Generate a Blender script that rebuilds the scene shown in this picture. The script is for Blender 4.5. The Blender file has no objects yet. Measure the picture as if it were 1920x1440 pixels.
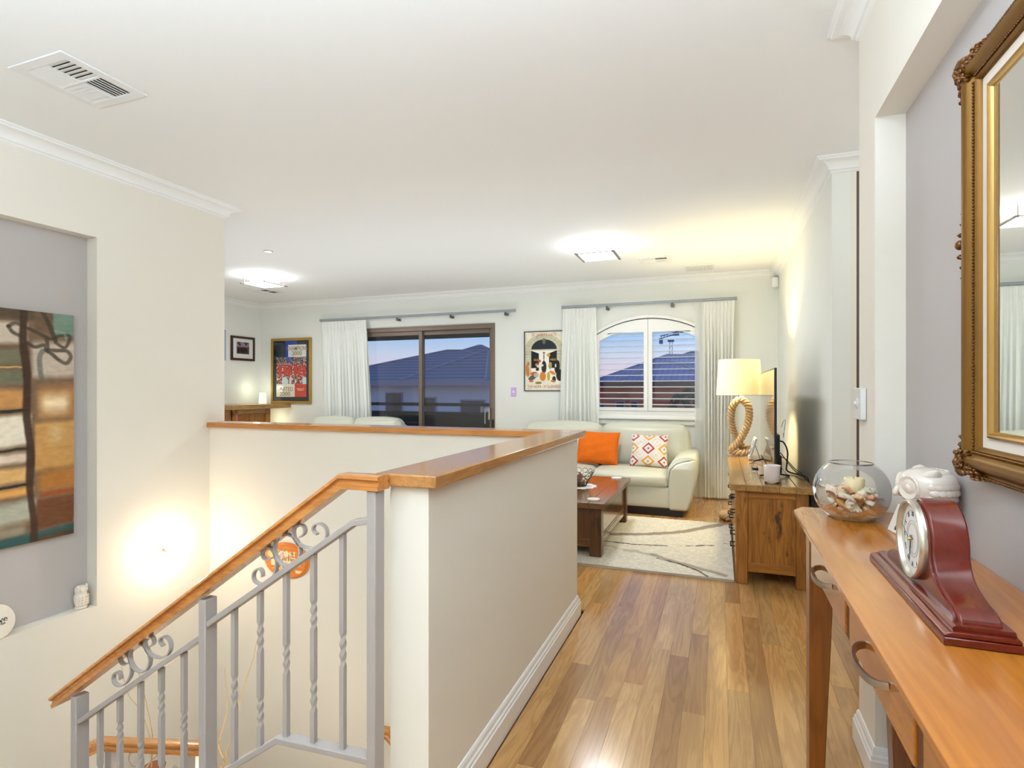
import bpy, math, random
import numpy as np
from mathutils import Vector, Matrix
from mathutils.geometry import tessellate_polygon
random.seed(7); RNG = np.random.RandomState(7)
sc = bpy.context.scene
COL = sc.collection
# ------------------------------------------------------------------ camera
EYE = 1.35; FPX = 1050.0; YAW = .3558; HZ = 729.85
cd = bpy.data.cameras.new('camera'); cam = bpy.data.objects.new('camera', cd); COL.objects.link(cam)
cam.location = (0, 0, EYE); cam.rotation_euler = (math.pi/2, 0, YAW)
cd.sensor_width = 36; cd.lens = FPX/1920*36; cd.shift_y = (HZ-720)/1920; cd.clip_start = .02; cd.clip_end = 400
sc.camera = cam
sc.view_settings.view_transform = 'Standard'; sc.view_settings.look = 'None'
sc.view_settings.gamma = 1; sc.view_settings.use_curve_mapping = False
sc.view_settings.exposure = 0.03
sc.cycles.use_denoising = True; sc.cycles.max_bounces = 8; sc.cycles.diffuse_bounces = 5
sc.cycles.glossy_bounces = 4; sc.cycles.transmission_bounces = 6; sc.cycles.transparent_max_bounces = 12
sc.cycles.sample_clamp_indirect = 6; sc.cycles.caustics_reflective = False; sc.cycles.caustics_refractive = False

def lin(c):
    c = np.asarray(c, float)/255.0
    return np.where(c <= .04045, c/12.92, ((c+.055)/1.055)**2.4)
def L4(c): return tuple(float(v) for v in lin(c))+(1.0,)

# ------------------------------------------------------------------ sky (dusk)
W = bpy.data.worlds.new('dusk_sky'); sc.world = W; W.use_nodes = True
nt = W.node_tree; N = nt.nodes; N.clear()
o = N.new('ShaderNodeOutputWorld'); b = N.new('ShaderNodeBackground'); tc = N.new('ShaderNodeTexCoord')
sp = N.new('ShaderNodeSeparateXYZ'); r = N.new('ShaderNodeValToRGB')
nt.links.new(tc.outputs['Generated'], sp.inputs[0]); nt.links.new(sp.outputs['Z'], r.inputs[0])
nt.links.new(r.outputs[0], b.inputs[0]); nt.links.new(b.outputs[0], o.inputs[0]); b.inputs[1].default_value = 1.0
cr = r.color_ramp
cr.elements[0].position = 0; cr.elements[0].color = L4((240, 214, 226))
cr.elements[1].position = 1; cr.elements[1].color = L4((100, 140, 215))
for p, c in ((.035, (236, 220, 236)), (.062, (214, 224, 246)), (.095, (168, 206, 250)), (.2, (150, 192, 246)), (.45, (126, 170, 238))):
    e = cr.elements.new(p); e.color = L4(c)

# ------------------------------------------------------------------ lamps of the room and added fill lights
LIGHTC = (.84, .92, 1.0)
def light(name, kind, loc, energy, color, size=.3, rot=(0, 0, 0), sy=None, parent=None, spread=None):
    l = bpy.data.lights.new(name, kind); l.energy = energy; l.color = color
    if kind == 'AREA':
        l.size = size
        if sy: l.shape = 'RECTANGLE'; l.size_y = sy
        if spread: l.spread = spread
    else: l.shadow_soft_size = size
    ob = bpy.data.objects.new(name, l); COL.objects.link(ob); ob.location = loc; ob.rotation_euler = rot
    if parent: ob.parent = parent; ob.location = Vector(loc)-parent.location
    return ob
HALL_LIGHT = light('hall_lamp_light', 'POINT', (-.40, .98, 2.60), 8, LIGHTC, .07)
HALL_FILL = light('hall_bounce_fill', 'AREA', (-2.0, -.25, 1.75), 36, (.68, .84, 1.0), 1.8, (math.pi, 0, 0), sy=.9)  # added fill aimed at the ceiling, no fixture behind it
HALL_UP = light('hall_upward_fill', 'AREA', (-.2, -.25, 1.85), 136, (.68, .84, 1.0), 1.5, (math.pi, 0, 0), sy=1.2)  # second added fill, lifts the hall ceiling near the camera
ROOM_FILL = light('living_upward_fill', 'AREA', (-3.1, 5.0, .5), 54, (.78, .90, 1.0), 5.6, (math.pi, 0, 0), sy=2.2)  # unseen fill behind the half wall, added to brighten the living room
STAIR_LIGHT = light('stair_sconce_light', 'POINT', (-3.545, 2.80, .235), 7, (1, .82, .60), .035)
STAIR_LOW = light('stair_low_fill', 'POINT', (-2.5, 2.2, -.75), 12, (1, .83, .60), .12)  # added fill that brightens the lower stairwell walls, no lamp there
LAMP_LIGHT = light('table_lamp_light', 'POINT', (.175, 5.93, 1.46), 80, (1, .82, .42), .05)
SIDE_FILL = light('side_room_fill', 'POINT', (1.5, 3.1, 2.35), 10, (.86, .93, 1.0), .12)  # unseen fill, added to brighten the return wall
CEIL_E = 12.0

# ------------------------------------------------------------------ helpers
def ray(u, v):
    xc = (u-960)/FPX
    return (-math.sin(YAW)+xc*math.cos(YAW), math.cos(YAW)+xc*math.sin(YAW), -(v-HZ)/FPX)
def PY(u, v, Y): d = ray(u, v); t = Y/d[1]; return (d[0]*t, Y, EYE+d[2]*t)
def PX(u, v, X): d = ray(u, v); t = X/d[0]; return (X, d[1]*t, EYE+d[2]*t)

MATS = {}
def newmat(name):
    m = bpy.data.materials.new(name); m.use_nodes = True; MATS[name] = m
    return m, m.node_tree, m.node_tree.nodes['Principled BSDF']
def bump(nt, bs, scale, strength, dist=.002, detail=3, stretch=None, coord='Object'):
    tc = nt.nodes.new('ShaderNodeTexCoord'); mp = nt.nodes.new('ShaderNodeMapping')
    n = nt.nodes.new('ShaderNodeTexNoise'); bp = nt.nodes.new('ShaderNodeBump')
    if stretch: mp.inputs['Scale'].default_value = stretch
    n.inputs['Scale'].default_value = scale; n.inputs['Detail'].default_value = detail
    bp.inputs['Strength'].default_value = strength; bp.inputs['Distance'].default_value = dist
    nt.links.new(tc.outputs[coord], mp.inputs[0]); nt.links.new(mp.outputs[0], n.inputs['Vector'])
    nt.links.new(n.outputs[0], bp.inputs['Height']); nt.links.new(bp.outputs[0], bs.inputs['Normal'])
    return n
def mat(name, c, rough=.5, metal=0, spec=.5, bs_=None, bst=.3, bd=.002, coat=0, emit=None, es=0, vary=0, stretch=None, sheen=0):
    m, nt, b = newmat(name)
    b.inputs['Base Color'].default_value = L4(c); b.inputs['Roughness'].default_value = rough
    b.inputs['Metallic'].default_value = metal; b.inputs['Specular IOR Level'].default_value = spec
    b.inputs['Coat Weight'].default_value = coat; b.inputs['Coat Roughness'].default_value = .1
    b.inputs['Sheen Weight'].default_value = sheen
    if emit is not None: b.inputs['Emission Color'].default_value = L4(emit); b.inputs['Emission Strength'].default_value = es
    n = None
    if bs_: n = bump(nt, b, bs_, bst, bd, stretch=stretch)
    if vary:
        n2 = nt.nodes.new('ShaderNodeTexNoise'); n2.inputs['Scale'].default_value = 3; n2.inputs['Detail'].default_value = 5
        t = nt.nodes.new('ShaderNodeTexCoord'); nt.links.new(t.outputs['Object'], n2.inputs['Vector'])
        mx = nt.nodes.new('ShaderNodeMix'); mx.data_type = 'RGBA'
        mx.inputs['A'].default_value = L4([max(0, x*(1-vary)) for x in c]); mx.inputs['B'].default_value = L4([min(255, x*(1+vary)) for x in c])
        nt.links.new(n2.outputs[0], mx.inputs['Factor']); nt.links.new(mx.outputs['Result'], b.inputs['Base Color'])
    return m
def wood(name, ca, cb, cc=None, axis='Y', scale=1.0, rough=.35, coat=.0, rnd=0, knots=0, grain=.5, spec=.5, bst=.15):
    m, nt, b = newmat(name); nd = nt.nodes.new; lk = nt.links.new
    tc = nd('ShaderNodeTexCoord'); oi = nd('ShaderNodeObjectInfo'); mp = nd('ShaderNodeMapping')
    s = {'X': (1.0, 11, 11), 'Y': (11, 1.0, 11), 'Z': (11, 11, 1.0)}[axis]
    mp.inputs['Scale'].default_value = [q*scale for q in s]
    va = nd('ShaderNodeVectorMath'); va.operation = 'MULTIPLY_ADD'
    cx = nd('ShaderNodeCombineXYZ'); lk(oi.outputs['Random'], cx.inputs[0]); lk(oi.outputs['Random'], cx.inputs[1]); lk(oi.outputs['Random'], cx.inputs[2])
    va.inputs[1].default_value = (37, 53, 29); lk(cx.outputs[0], va.inputs[0]); lk(tc.outputs['Object'], va.inputs[2])
    lk(va.outputs[0], mp.inputs[0])
    n1 = nd('ShaderNodeTexNoise'); n1.inputs['Scale'].default_value = 1.3; n1.inputs['Detail'].default_value = 4; n1.inputs['Distortion'].default_value = 1.2
    lk(mp.outputs[0], n1.inputs['Vector'])
    # growth-ring bands out of a stretched noise
    mu = nd('ShaderNodeMath'); mu.operation = 'MULTIPLY'; mu.inputs[1].default_value = 34; lk(n1.outputs[0], mu.inputs[0])
    si = nd('ShaderNodeMath'); si.operation = 'SINE'; lk(mu.outputs[0], si.inputs[0])
    mr = nd('ShaderNodeMapRange'); mr.inputs['From Min'].default_value = -1; lk(si.outputs[0], mr.inputs['Value'])
    n2 = nd('ShaderNodeTexNoise'); n2.inputs['Scale'].default_value = 9; n2.inputs['Detail'].default_value = 5
    mp2 = nd('ShaderNodeMapping'); mp2.inputs['Scale'].default_value = [q*scale*(.5 if q < 2 else 1.4) for q in s]
    lk(va.outputs[0], mp2.inputs[0]); lk(mp2.outputs[0], n2.inputs['Vector'])
    m1 = nd('ShaderNodeMix'); m1.data_type = 'FLOAT'; m1.inputs['Factor'].default_value = 1-grain
    lk(mr.outputs[0], m1.inputs['A']); lk(n2.outputs[0], m1.inputs['B'])
    n3 = nd('ShaderNodeTexNoise'); n3.inputs['Scale'].default_value = .7; lk(mp.outputs[0], n3.inputs['Vector'])
    m2 = nd('ShaderNodeMix'); m2.data_type = 'FLOAT'; m2.inputs['Factor'].default_value = .5
    lk(m1.outputs['Result'], m2.inputs['A']); lk(n3.outputs[0], m2.inputs['B'])
    rp = nd('ShaderNodeValToRGB'); lk(m2.outputs['Result'], rp.inputs[0])
    rp.color_ramp.elements[0].position = .25; rp.color_ramp.elements[0].color = L4(cb)
    rp.color_ramp.elements[1].position = .75; rp.color_ramp.elements[1].color = L4(ca)
    last = rp.outputs[0]
    if rnd:
        r2 = nd('ShaderNodeValToRGB'); lk(oi.outputs['Random'], r2.inputs[0])
        els = rnd; r2.color_ramp.elements[0].color = L4(els[0]); r2.color_ramp.elements[1].color = L4(els[-1])
        for k in range(1, len(els)-1):
            e = r2.color_ramp.elements.new(k/(len(els)-1)); e.color = L4(els[k])
        mm = nd('ShaderNodeMix'); mm.data_type = 'RGBA'; mm.blend_type = 'MULTIPLY'; mm.inputs['Factor'].default_value = 1
        lk(last, mm.inputs['A']); lk(r2.outputs[0], mm.inputs['B']); last = mm.outputs['Result']
    if knots:
        n4 = nd('ShaderNodeTexNoise'); n4.inputs['Scale'].default_value = 5*scale; n4.inputs['Detail'].default_value = 6; n4.inputs['Roughness'].default_value = .7
        mp4 = nd('ShaderNodeMapping'); mp4.inputs['Scale'].default_value = [.5 if q < 2 else 1.6 for q in s]; lk(va.outputs[0], mp4.inputs[0]); lk(mp4.outputs[0], n4.inputs['Vector'])
        r4 = nd('ShaderNodeValToRGB'); r4.color_ramp.elements[0].position = .36; r4.color_ramp.elements[0].color = (1, 1, 1, 1)
        r4.color_ramp.elements[1].position = .42; r4.color_ramp.elements[1].color = (0, 0, 0, 1); lk(n4.outputs[0], r4.inputs[0])
        mk = nd('ShaderNodeMath'); mk.operation = 'MULTIPLY'; mk.inputs[1].default_value = knots; lk(r4.outputs[0], mk.inputs[0])
        m4 = nd('ShaderNodeMix'); m4.data_type = 'RGBA'; lk(mk.outputs[0], m4.inputs['Factor']); lk(last, m4.inputs['A'])
        m4.inputs['B'].default_value = L4(cc or [x*.35 for x in cb]); last = m4.outputs['Result']
    lk(last, b.inputs['Base Color'])
    b.inputs['Roughness'].default_value = rough; b.inputs['Coat Weight'].default_value = coat; b.inputs['Coat Roughness'].default_value = .12
    b.inputs['Specular IOR Level'].default_value = spec
    bp = nd('ShaderNodeBump'); bp.inputs['Strength'].default_value = bst; bp.inputs['Distance'].default_value = .001
    lk(m2.outputs['Result'], bp.inputs['Height']); lk(bp.outputs[0], b.inputs['Normal'])
    return m
def vcol(name, rough=.6, spec=.3, bs_=None, bst=.3, bd=.002, coat=0):
    m, nt, b = newmat(name)
    a = nt.nodes.new('ShaderNodeVertexColor'); a.layer_name = 'Col'
    nt.links.new(a.outputs[0], b.inputs['Base Color']); b.inputs['Roughness'].default_value = rough
    b.inputs['Specular IOR Level'].default_value = spec; b.inputs['Coat Weight'].default_value = coat; b.inputs['Coat Roughness'].default_value = .05
    if bs_: bump(nt, b, bs_, bst, bd)
    return m
def glassmat(name, tint=(255, 255, 255), refl=1.0, ior=1.45, rough=0.0):
    m = bpy.data.materials.new(name); m.use_nodes = True; nt = m.node_tree; N = nt.nodes; N.clear()
    o = N.new('ShaderNodeOutputMaterial'); t = N.new('ShaderNodeBsdfTransparent'); g = N.new('ShaderNodeBsdfGlossy'); f = N.new('ShaderNodeFresnel'); x = N.new('ShaderNodeMixShader')
    f.inputs['IOR'].default_value = ior; t.inputs[0].default_value = L4(tint); g.inputs['Roughness'].default_value = rough
    mu = N.new('ShaderNodeMath'); mu.operation = 'MULTIPLY'; mu.inputs[1].default_value = refl
    nt.links.new(f.outputs[0], mu.inputs[0]); nt.links.new(mu.outputs[0], x.inputs[0]); nt.links.new(t.outputs[0], x.inputs[1]); nt.links.new(g.outputs[0], x.inputs[2]); nt.links.new(x.outputs[0], o.inputs[0])
    return m
def fabric_translucent(name, c, trans=.35, clear=0.0):
    m = bpy.data.materials.new(name); m.use_nodes = True; nt = m.node_tree; N = nt.nodes; N.clear()
    o = N.new('ShaderNodeOutputMaterial'); d = N.new('ShaderNodeBsdfDiffuse'); t = N.new('ShaderNodeBsdfTranslucent'); x = N.new('ShaderNodeMixShader')
    d.inputs[0].default_value = L4(c); t.inputs[0].default_value = L4(c); x.inputs[0].default_value = trans
    nt.links.new(d.outputs[0], x.inputs[1]); nt.links.new(t.outputs[0], x.inputs[2]); last = x.outputs[0]
    w = N.new('ShaderNodeTexNoise'); w.inputs['Scale'].default_value = 260; tcc = N.new('ShaderNodeTexCoord'); nt.links.new(tcc.outputs['Object'], w.inputs['Vector'])
    bp = N.new('ShaderNodeBump'); bp.inputs['Strength'].default_value = .15; bp.inputs['Distance'].default_value = .001
    nt.links.new(w.outputs[0], bp.inputs['Height']); nt.links.new(bp.outputs[0], d.inputs['Normal'])
    if clear:
        tr = N.new('ShaderNodeBsdfTransparent'); y = N.new('ShaderNodeMixShader'); y.inputs[0].default_value = clear
        nt.links.new(last, y.inputs[1]); nt.links.new(tr.outputs[0], y.inputs[2]); last = y.outputs[0]
    nt.links.new(last, o.inputs[0])
    return m

class G:
    def __init__(s): s.v = []; s.f = []
    def add(s, v, f):
        n = len(s.v); s.v += [tuple(p) for p in v]; s.f += [tuple(i+n for i in q) for q in f]; return s
    def box(s, x0, x1, y0, y1, z0, z1):
        return s.add([(x0, y0, z0), (x1, y0, z0), (x1, y1, z0), (x0, y1, z0), (x0, y0, z1), (x1, y0, z1), (x1, y1, z1), (x0, y1, z1)],
                     [(0, 3, 2, 1), (4, 5, 6, 7), (0, 1, 5, 4), (1, 2, 6, 5), (2, 3, 7, 6), (3, 0, 4, 7)])
    def taper(s, b, t, z0, z1):   # b,t = (x0,x1,y0,y1)
        return s.add([(b[0], b[2], z0), (b[1], b[2], z0), (b[1], b[3], z0), (b[0], b[3], z0), (t[0], t[2], z1), (t[1], t[2], z1), (t[1], t[3], z1), (t[0], t[3], z1)],
                     [(0, 3, 2, 1), (4, 5, 6, 7), (0, 1, 5, 4), (1, 2, 6, 5), (2, 3, 7, 6), (3, 0, 4, 7)])
    def prism(s, poly, axis, a, b):
        mk = {'X': lambda p, t: (t, p[0], p[1]), 'Y': lambda p, t: (p[0], t, p[1]), 'Z': lambda p, t: (p[0], p[1], t)}[axis]
        n = len(poly); v = [mk(p, a) for p in poly]+[mk(p, b) for p in poly]
        f = [tuple(range(n)), tuple(reversed(range(n, 2*n)))]+[(i, i+n, (i+1) % n+n, (i+1) % n) for i in range(n)]
        return s.add(v, f)
    def plate(s, outer, holes, axis, a, b):
        mk = {'X': lambda p, t: (t, p[0], p[1]), 'Y': lambda p, t: (p[0], t, p[1]), 'Z': lambda p, t: (p[0], p[1], t)}[axis]
        loops = [outer]+holes; pts = [p for l in loops for p in l]
        tr = tessellate_polygon([[Vector((p[0], p[1], 0)) for p in l] for l in loops])
        n = len(pts); v = [mk(p, a) for p in pts]+[mk(p, b) for p in pts]
        f = [tuple(t) for t in tr]+[tuple(i+n for i in reversed(t)) for t in tr]
        o = 0
        for l in loops:
            k = len(l); f += [(o+i, o+i+n, o+(i+1) % k+n, o+(i+1) % k) for i in range(k)]; o += k
        return s.add(v, f)
    def sweep(s, path, prof, up=(0, 0, 1), closed=False, twist=None, scale=None, caps=True):
        P = [Vector(p) for p in path]; n = len(P); up = Vector(up); m = len(prof); rings = []
        prevn = None
        for i in range(n):
            if closed: t0 = (P[i]-P[i-1]).normalized(); t1 = (P[(i+1) % n]-P[i]).normalized()
            else:
                t0 = (P[i]-P[i-1]).normalized() if i else (P[1]-P[0]).normalized()
                t1 = (P[i+1]-P[i]).normalized() if i < n-1 else t0
            t = (t0+t1)
            t = t.normalized() if t.length > 1e-6 else t0
            c = max(.35, t.dot(t0))
            if up is not None and abs(t.dot(up)) < .98 and not hasattr(s, 'pt'):
                side = t.cross(up).normalized(); u2 = side.cross(t).normalized()
            else:
                ref = prevn if prevn is not None else Vector((1, 0, 0)) if abs(t.x) < .9 else Vector((0, 1, 0))
                side = (ref-t*ref.dot(t)).normalized(); u2 = side.cross(t).normalized()
            prevn = side
            # mitre: stretch along the bisecting direction in the bend plane
            bend = (t1-t0)
            tw = twist[i] if twist else 0; sc_ = scale[i] if scale else 1
            ring = []
            for a, b in prof:
                a, b = a*sc_, b*sc_
                if tw: a, b = a*math.cos(tw)-b*math.sin(tw), a*math.sin(tw)+b*math.cos(tw)
                off = side*a+u2*b
                if bend.length > 1e-4:
                    bn = bend.normalized(); bn = (bn-t*bn.dot(t)).normalized(); off = off+bn*(off.dot(bn)*(1/c-1))
                ring.append(P[i]+off)
            rings.append(ring)
        v = [p for r_ in rings for p in r_]; f = []
        for i in range(n if closed else n-1):
            j = (i+1) % n
            f += [(i*m+k, i*m+(k+1) % m, j*m+(k+1) % m, j*m+k) for k in range(m)]
        if not closed and caps: f += [tuple(reversed(range(m))), tuple((n-1)*m+k for k in range(m))]
        return s.add(v, f)
    def tube(s, path, r, seg=8, closed=False, scale=None, up=(0, 0, 1)):
        return s.sweep(path, [(r*math.cos(2*math.pi*k/seg), r*math.sin(2*math.pi*k/seg)) for k in range(seg)], up, closed, None, scale)
    def lathe(s, prof, c, seg=24, axis='Z', sx=1, sy=1, cap=True):
        v = []; f = []; n = len(prof)
        for r_, z in prof:
            for k in range(seg):
                a = 2*math.pi*k/seg; p = (r_*math.cos(a)*sx, r_*math.sin(a)*sy, z)
                if axis == 'X': p = (-p[2], p[1], p[0])
                elif axis == 'Y': p = (p[0], -p[2], p[1])
                v.append((c[0]+p[0], c[1]+p[1], c[2]+p[2]))
        for i in range(n-1): f += [(i*seg+k, i*seg+(k+1) % seg, (i+1)*seg+(k+1) % seg, (i+1)*seg+k) for k in range(seg)]
        if cap: f += [tuple(reversed(range(seg))), tuple((n-1)*seg+k for k in range(seg))]
        return s.add(v, f)
    def ball(s, c, rx, ry=None, rz=None, seg=12, rings=8, rot=None):
        ry = ry or rx; rz = rz or rx; v = [(0, 0, -rz)]
        for i in range(1, rings):
            t = math.pi*i/rings-math.pi/2
            v += [(rx*math.cos(t)*math.cos(2*math.pi*k/seg), ry*math.cos(t)*math.sin(2*math.pi*k/seg), rz*math.sin(t)) for k in range(seg)]
        v.append((0, 0, rz)); f = [(0, 1+(k+1) % seg, 1+k) for k in range(seg)]
        for i in range(rings-2):
            a = 1+i*seg; f += [(a+k, a+(k+1) % seg, a+seg+(k+1) % seg, a+seg+k) for k in range(seg)]
        a = 1+(rings-2)*seg; f += [(a+k, a+(k+1) % seg, len(v)-1) for k in range(seg)]
        if rot is not None: v = [tuple(rot @ Vector(p)) for p in v]
        return s.add([(p[0]+c[0], p[1]+c[1], p[2]+c[2]) for p in v], f)
    def soft(s, x0, x1, y0, y1, z0, z1, r=.05, n=10, puff=0.0, wob=0):
        # rounded upholstered block: subdivided cube pushed onto a rounded box, sides bulged by puff
        cx, cy, cz = (x0+x1)/2, (y0+y1)/2, (z0+z1)/2; hx, hy, hz = (x1-x0)/2, (y1-y0)/2, (z1-z0)/2; r = min(r, hx, hy, hz)
        idx = {}; v = []; f = []
        def vid(i, j, k):
            if (i, j, k) in idx: return idx[(i, j, k)]
            q = [math.sin((t/n-.5)*math.pi)*.5/.5 for t in (i, j, k)]
            p = [q[0]*hx, q[1]*hy, q[2]*hz]
            inner = [max(-h+r, min(h-r, a)) for a, h in zip(p, (hx, hy, hz))]
            d = Vector([a-b_ for a, b_ in zip(p, inner)])
            if d.length > 1e-9: d = d.normalized()*r
            pu = [puff*(1-q[1]**2)*(1-q[2]**2)*q[0], puff*(1-q[0]**2)*(1-q[2]**2)*q[1], puff*(1-q[0]**2)*(1-q[1]**2)*q[2]]
            w = wob*math.sin(9*p[0]+5*p[1]+3)*math.cos(11*p[2]+7*p[1]) if wob else 0
            v.append((cx+inner[0]+d[0]+pu[0]+w, cy+inner[1]+d[1]+pu[1], cz+inner[2]+d[2]+pu[2]+w)); idx[(i, j, k)] = len(v)-1
            return len(v)-1
        for a in range(n):
            for b_ in range(n):
                f += [(vid(a, b_, 0), vid(a, b_+1, 0), vid(a+1, b_+1, 0), vid(a+1, b_, 0)), (vid(a, b_, n), vid(a+1, b_, n), vid(a+1, b_+1, n), vid(a, b_+1, n)),
                      (vid(a, 0, b_), vid(a+1, 0, b_), vid(a+1, 0, b_+1), vid(a, 0, b_+1)), (vid(a, n, b_), vid(a, n, b_+1), vid(a+1, n, b_+1), vid(a+1, n, b_)),
                      (vid(0, a, b_), vid(0, a, b_+1), vid(0, a+1, b_+1), vid(0, a+1, b_)), (vid(n, a, b_), vid(n, a+1, b_), vid(n, a+1, b_+1), vid(n, a, b_+1))]
        return s.add(v, f)
    def build(s, name, m, parent=None, bevel=0, smooth=0, kind=None, label=None, loc=None, fix=False):
        org = Vector(loc) if loc is not None else (Vector(parent['_o']) if parent is not None else Vector((0, 0, 0)))
        me = bpy.data.meshes.new(name); me.from_pydata([tuple(Vector(p)-org) for p in s.v], [], s.f); me.validate(); me.update()
        import bmesh
        bm = bmesh.new(); bm.from_mesh(me); bmesh.ops.recalc_face_normals(bm, faces=bm.faces); bm.to_mesh(me); bm.free()
        if m is not None: me.materials.append(m)
        if smooth:
            for p in me.polygons: p.use_smooth = True
            me.set_sharp_from_angle(angle=math.radians(smooth))
        ob = bpy.data.objects.new(name, me); COL.objects.link(ob)
        ob['_o'] = tuple(org)
        if parent is not None: ob.parent = parent; ob.location = org-Vector(parent['_o'])
        else: ob.location = org
        if bevel:
            md = ob.modifiers.new('bevel', 'BEVEL'); md.width = bevel; md.segments = 2; md.limit_method = 'ANGLE'; md.angle_limit = math.radians(40)
            if not smooth:
                for p in me.polygons: p.use_smooth = True
                me.set_sharp_from_angle(angle=math.radians(30))
        if kind: ob['kind'] = kind
        if label: ob['label'] = label
        return ob
def thing(name, label, cat, loc=(0, 0, 0), group=None):
    o = bpy.data.objects.new(name, None); COL.objects.link(o); o.location = loc; o['_o'] = tuple(loc)
    o.empty_display_size = .05; o['label'] = label; o['category'] = cat
    if group: o['group'] = group
    return o
def tag(o, label, cat, group=None):
    o['label'] = label; o['category'] = cat
    if group: o['group'] = group
    return o
def S(g, name, m, label=None, **k): return g.build(name, m, kind='structure', label=label, **k)
def colgrid(name, m, P, C, parent=None, thick=None, smooth=True):
    """P: (ny,nx,3) world points, C: (ny,nx,3) sRGB 0-255 -> coloured sheet"""
    ny, nx = P.shape[:2]; org = np.array(parent['_o']) if parent is not None else np.zeros(3)
    me = bpy.data.meshes.new(name); V = (P-org).reshape(-1, 3)
    i = np.arange(ny*nx).reshape(ny, nx); F = np.stack([i[:-1, :-1], i[:-1, 1:], i[1:, 1:], i[1:, :-1]], -1).reshape(-1, 4)
    me.vertices.add(len(V)); me.vertices.foreach_set('co', V.ravel()); me.loops.add(F.size); me.polygons.add(len(F))
    me.polygons.foreach_set('loop_start', np.arange(0, F.size, 4)); me.loops.foreach_set('vertex_index', F.ravel())
    me.update(calc_edges=True); me.validate()
    ca = me.color_attributes.new('Col', 'FLOAT_COLOR', 'POINT'); cc = np.ones((len(V), 4)); cc[:, :3] = lin(np.clip(C, 0, 255).reshape(-1, 3))
    ca.data.foreach_set('color', cc.ravel()); me.materials.append(m)
    if smooth: me.polygons.foreach_set('use_smooth', [True]*len(F))
    ob = bpy.data.objects.new(name, me); COL.objects.link(ob); ob['_o'] = tuple(org)
    if parent is not None: ob.parent = parent
    return ob
def vnoise(x, y, seed=0):
    rs = np.random.RandomState(seed); T = rs.rand(64, 64); xi = np.floor(x).astype(int); yi = np.floor(y).astype(int); fx = x-xi; fy = y-yi
    fx = fx*fx*(3-2*fx); fy = fy*fy*(3-2*fy); a = T[yi % 64, xi % 64]; b_ = T[yi % 64, (xi+1) % 64]; c = T[(yi+1) % 64, xi % 64]; d = T[(yi+1) % 64, (xi+1) % 64]
    return (a*(1-fx)+b_*fx)*(1-fy)+(c*(1-fx)+d*fx)*fy
def fbm(x, y, seed=0, o=4): return sum(vnoise(x*2**k, y*2**k, seed+k)*.5**k for k in range(o))/sum(.5**k for k in range(o))
def segd(X, Y, pts):
    d = np.full(X.shape, 9.0)
    for (x0, y0), (x1, y1) in zip(pts[:-1], pts[1:]):
        l2 = (x1-x0)**2+(y1-y0)**2+1e-9; t = np.clip(((X-x0)*(x1-x0)+(Y-y0)*(y1-y0))/l2, 0, 1)
        d = np.minimum(d, np.hypot(X-x0-t*(x1-x0), Y-y0-t*(y1-y0)))
    return d
def blend(C, c, a):
    a = np.clip(a, 0, 1)[..., None]; return C*(1-a)+np.array(c, float)*a
def cat(pts, k=6, closed=False):
    P = [Vector(p) for p in pts]; n = len(P); out = []
    for i in range(n if closed else n-1):
        g = (lambda j: P[j % n]) if closed else (lambda j: P[max(0, min(n-1, j))])
        a, b_, c, d = g(i-1), g(i), g(i+1), g(i+2)
        for t in range(k):
            t /= k; out.append(.5*((2*b_)+(c-a)*t+(2*a-5*b_+4*c-d)*t*t+(3*b_-a-3*c+d)*t**3))
    if not closed: out.append(P[-1])
    return out
def text(s, size, m, M, parent, name='lettering', sx=1.0, ext=.0004, align='CENTER', bold=0):
    c = bpy.data.curves.new(name, 'FONT'); c.body = s; c.size = size; c.align_x = align; c.align_y = 'CENTER'; c.extrude = ext; c.offset = bold
    c.materials.append(m); o = bpy.data.objects.new(name, c); COL.objects.link(o); o.parent = parent
    Mw = M @ Matrix.Diagonal((sx, 1, 1, 1)); Mw.translation = Mw.translation-Vector(parent['_o']); o.matrix_local = Mw
    return o
def faceY(x, y, z):  # text read by someone looking along +Y
    return Matrix(((1, 0, 0, x), (0, 0, -1, y), (0, 1, 0, z), (0, 0, 0, 1)))
def faceX(x, y, z, a=0):  # text read by someone looking along +X
    return Matrix(((0, 0, -1, x), (-1, 0, 0, y), (0, 1, 0, z), (0, 0, 0, 1))) @ Matrix.Rotation(a, 4, 'Z')
def _ct(root, loc, label=None):
    c = root.copy(); COL.objects.link(c); c.location = loc
    if label: c['label'] = label
    for ch in root.children:
        d = ch.copy(); COL.objects.link(d); d.parent = c
        for gch in ch.children:
            e = gch.copy(); COL.objects.link(e); e.parent = d
    return c

# ------------------------------------------------------------------ materials
WALL = mat('cream_paint', (235, 230, 219), .6, bs_=350, bst=.08, bd=.0006, spec=.3)
FARW = mat('pale_paint', (234, 236, 230), .6, bs_=350, bst=.08, bd=.0006, spec=.3)
GREYW = mat('grey_feature_paint', (188, 182, 180), .6, bs_=350, bst=.08, bd=.0006, spec=.3)
CEIL = mat('ceiling_paint', (240, 240, 238), .8, spec=.2, bs_=200, bst=.04, bd=.0005)
WHITE = mat('white_gloss_paint', (240, 240, 238), .35)
FLOORW = wood('floor_boards', (214, 176, 122), (176, 136, 88), axis='Y', scale=1.0, rough=.2, coat=.5, grain=.5, bst=.02,
              rnd=[(255, 246, 228), (206, 184, 158), (255, 252, 236), (232, 206, 176), (188, 162, 134), (250, 232, 200), (222, 214, 196), (255, 236, 206), (212, 178, 150)])
SUB = mat('dark_subfloor', (140, 100, 60), .7, vary=.1)
OAK = wood('honey_oak', (196, 140, 80), (158, 106, 56), axis='Y', scale=1.3, rough=.22, coat=.4, grain=.4, bst=.04)
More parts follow.
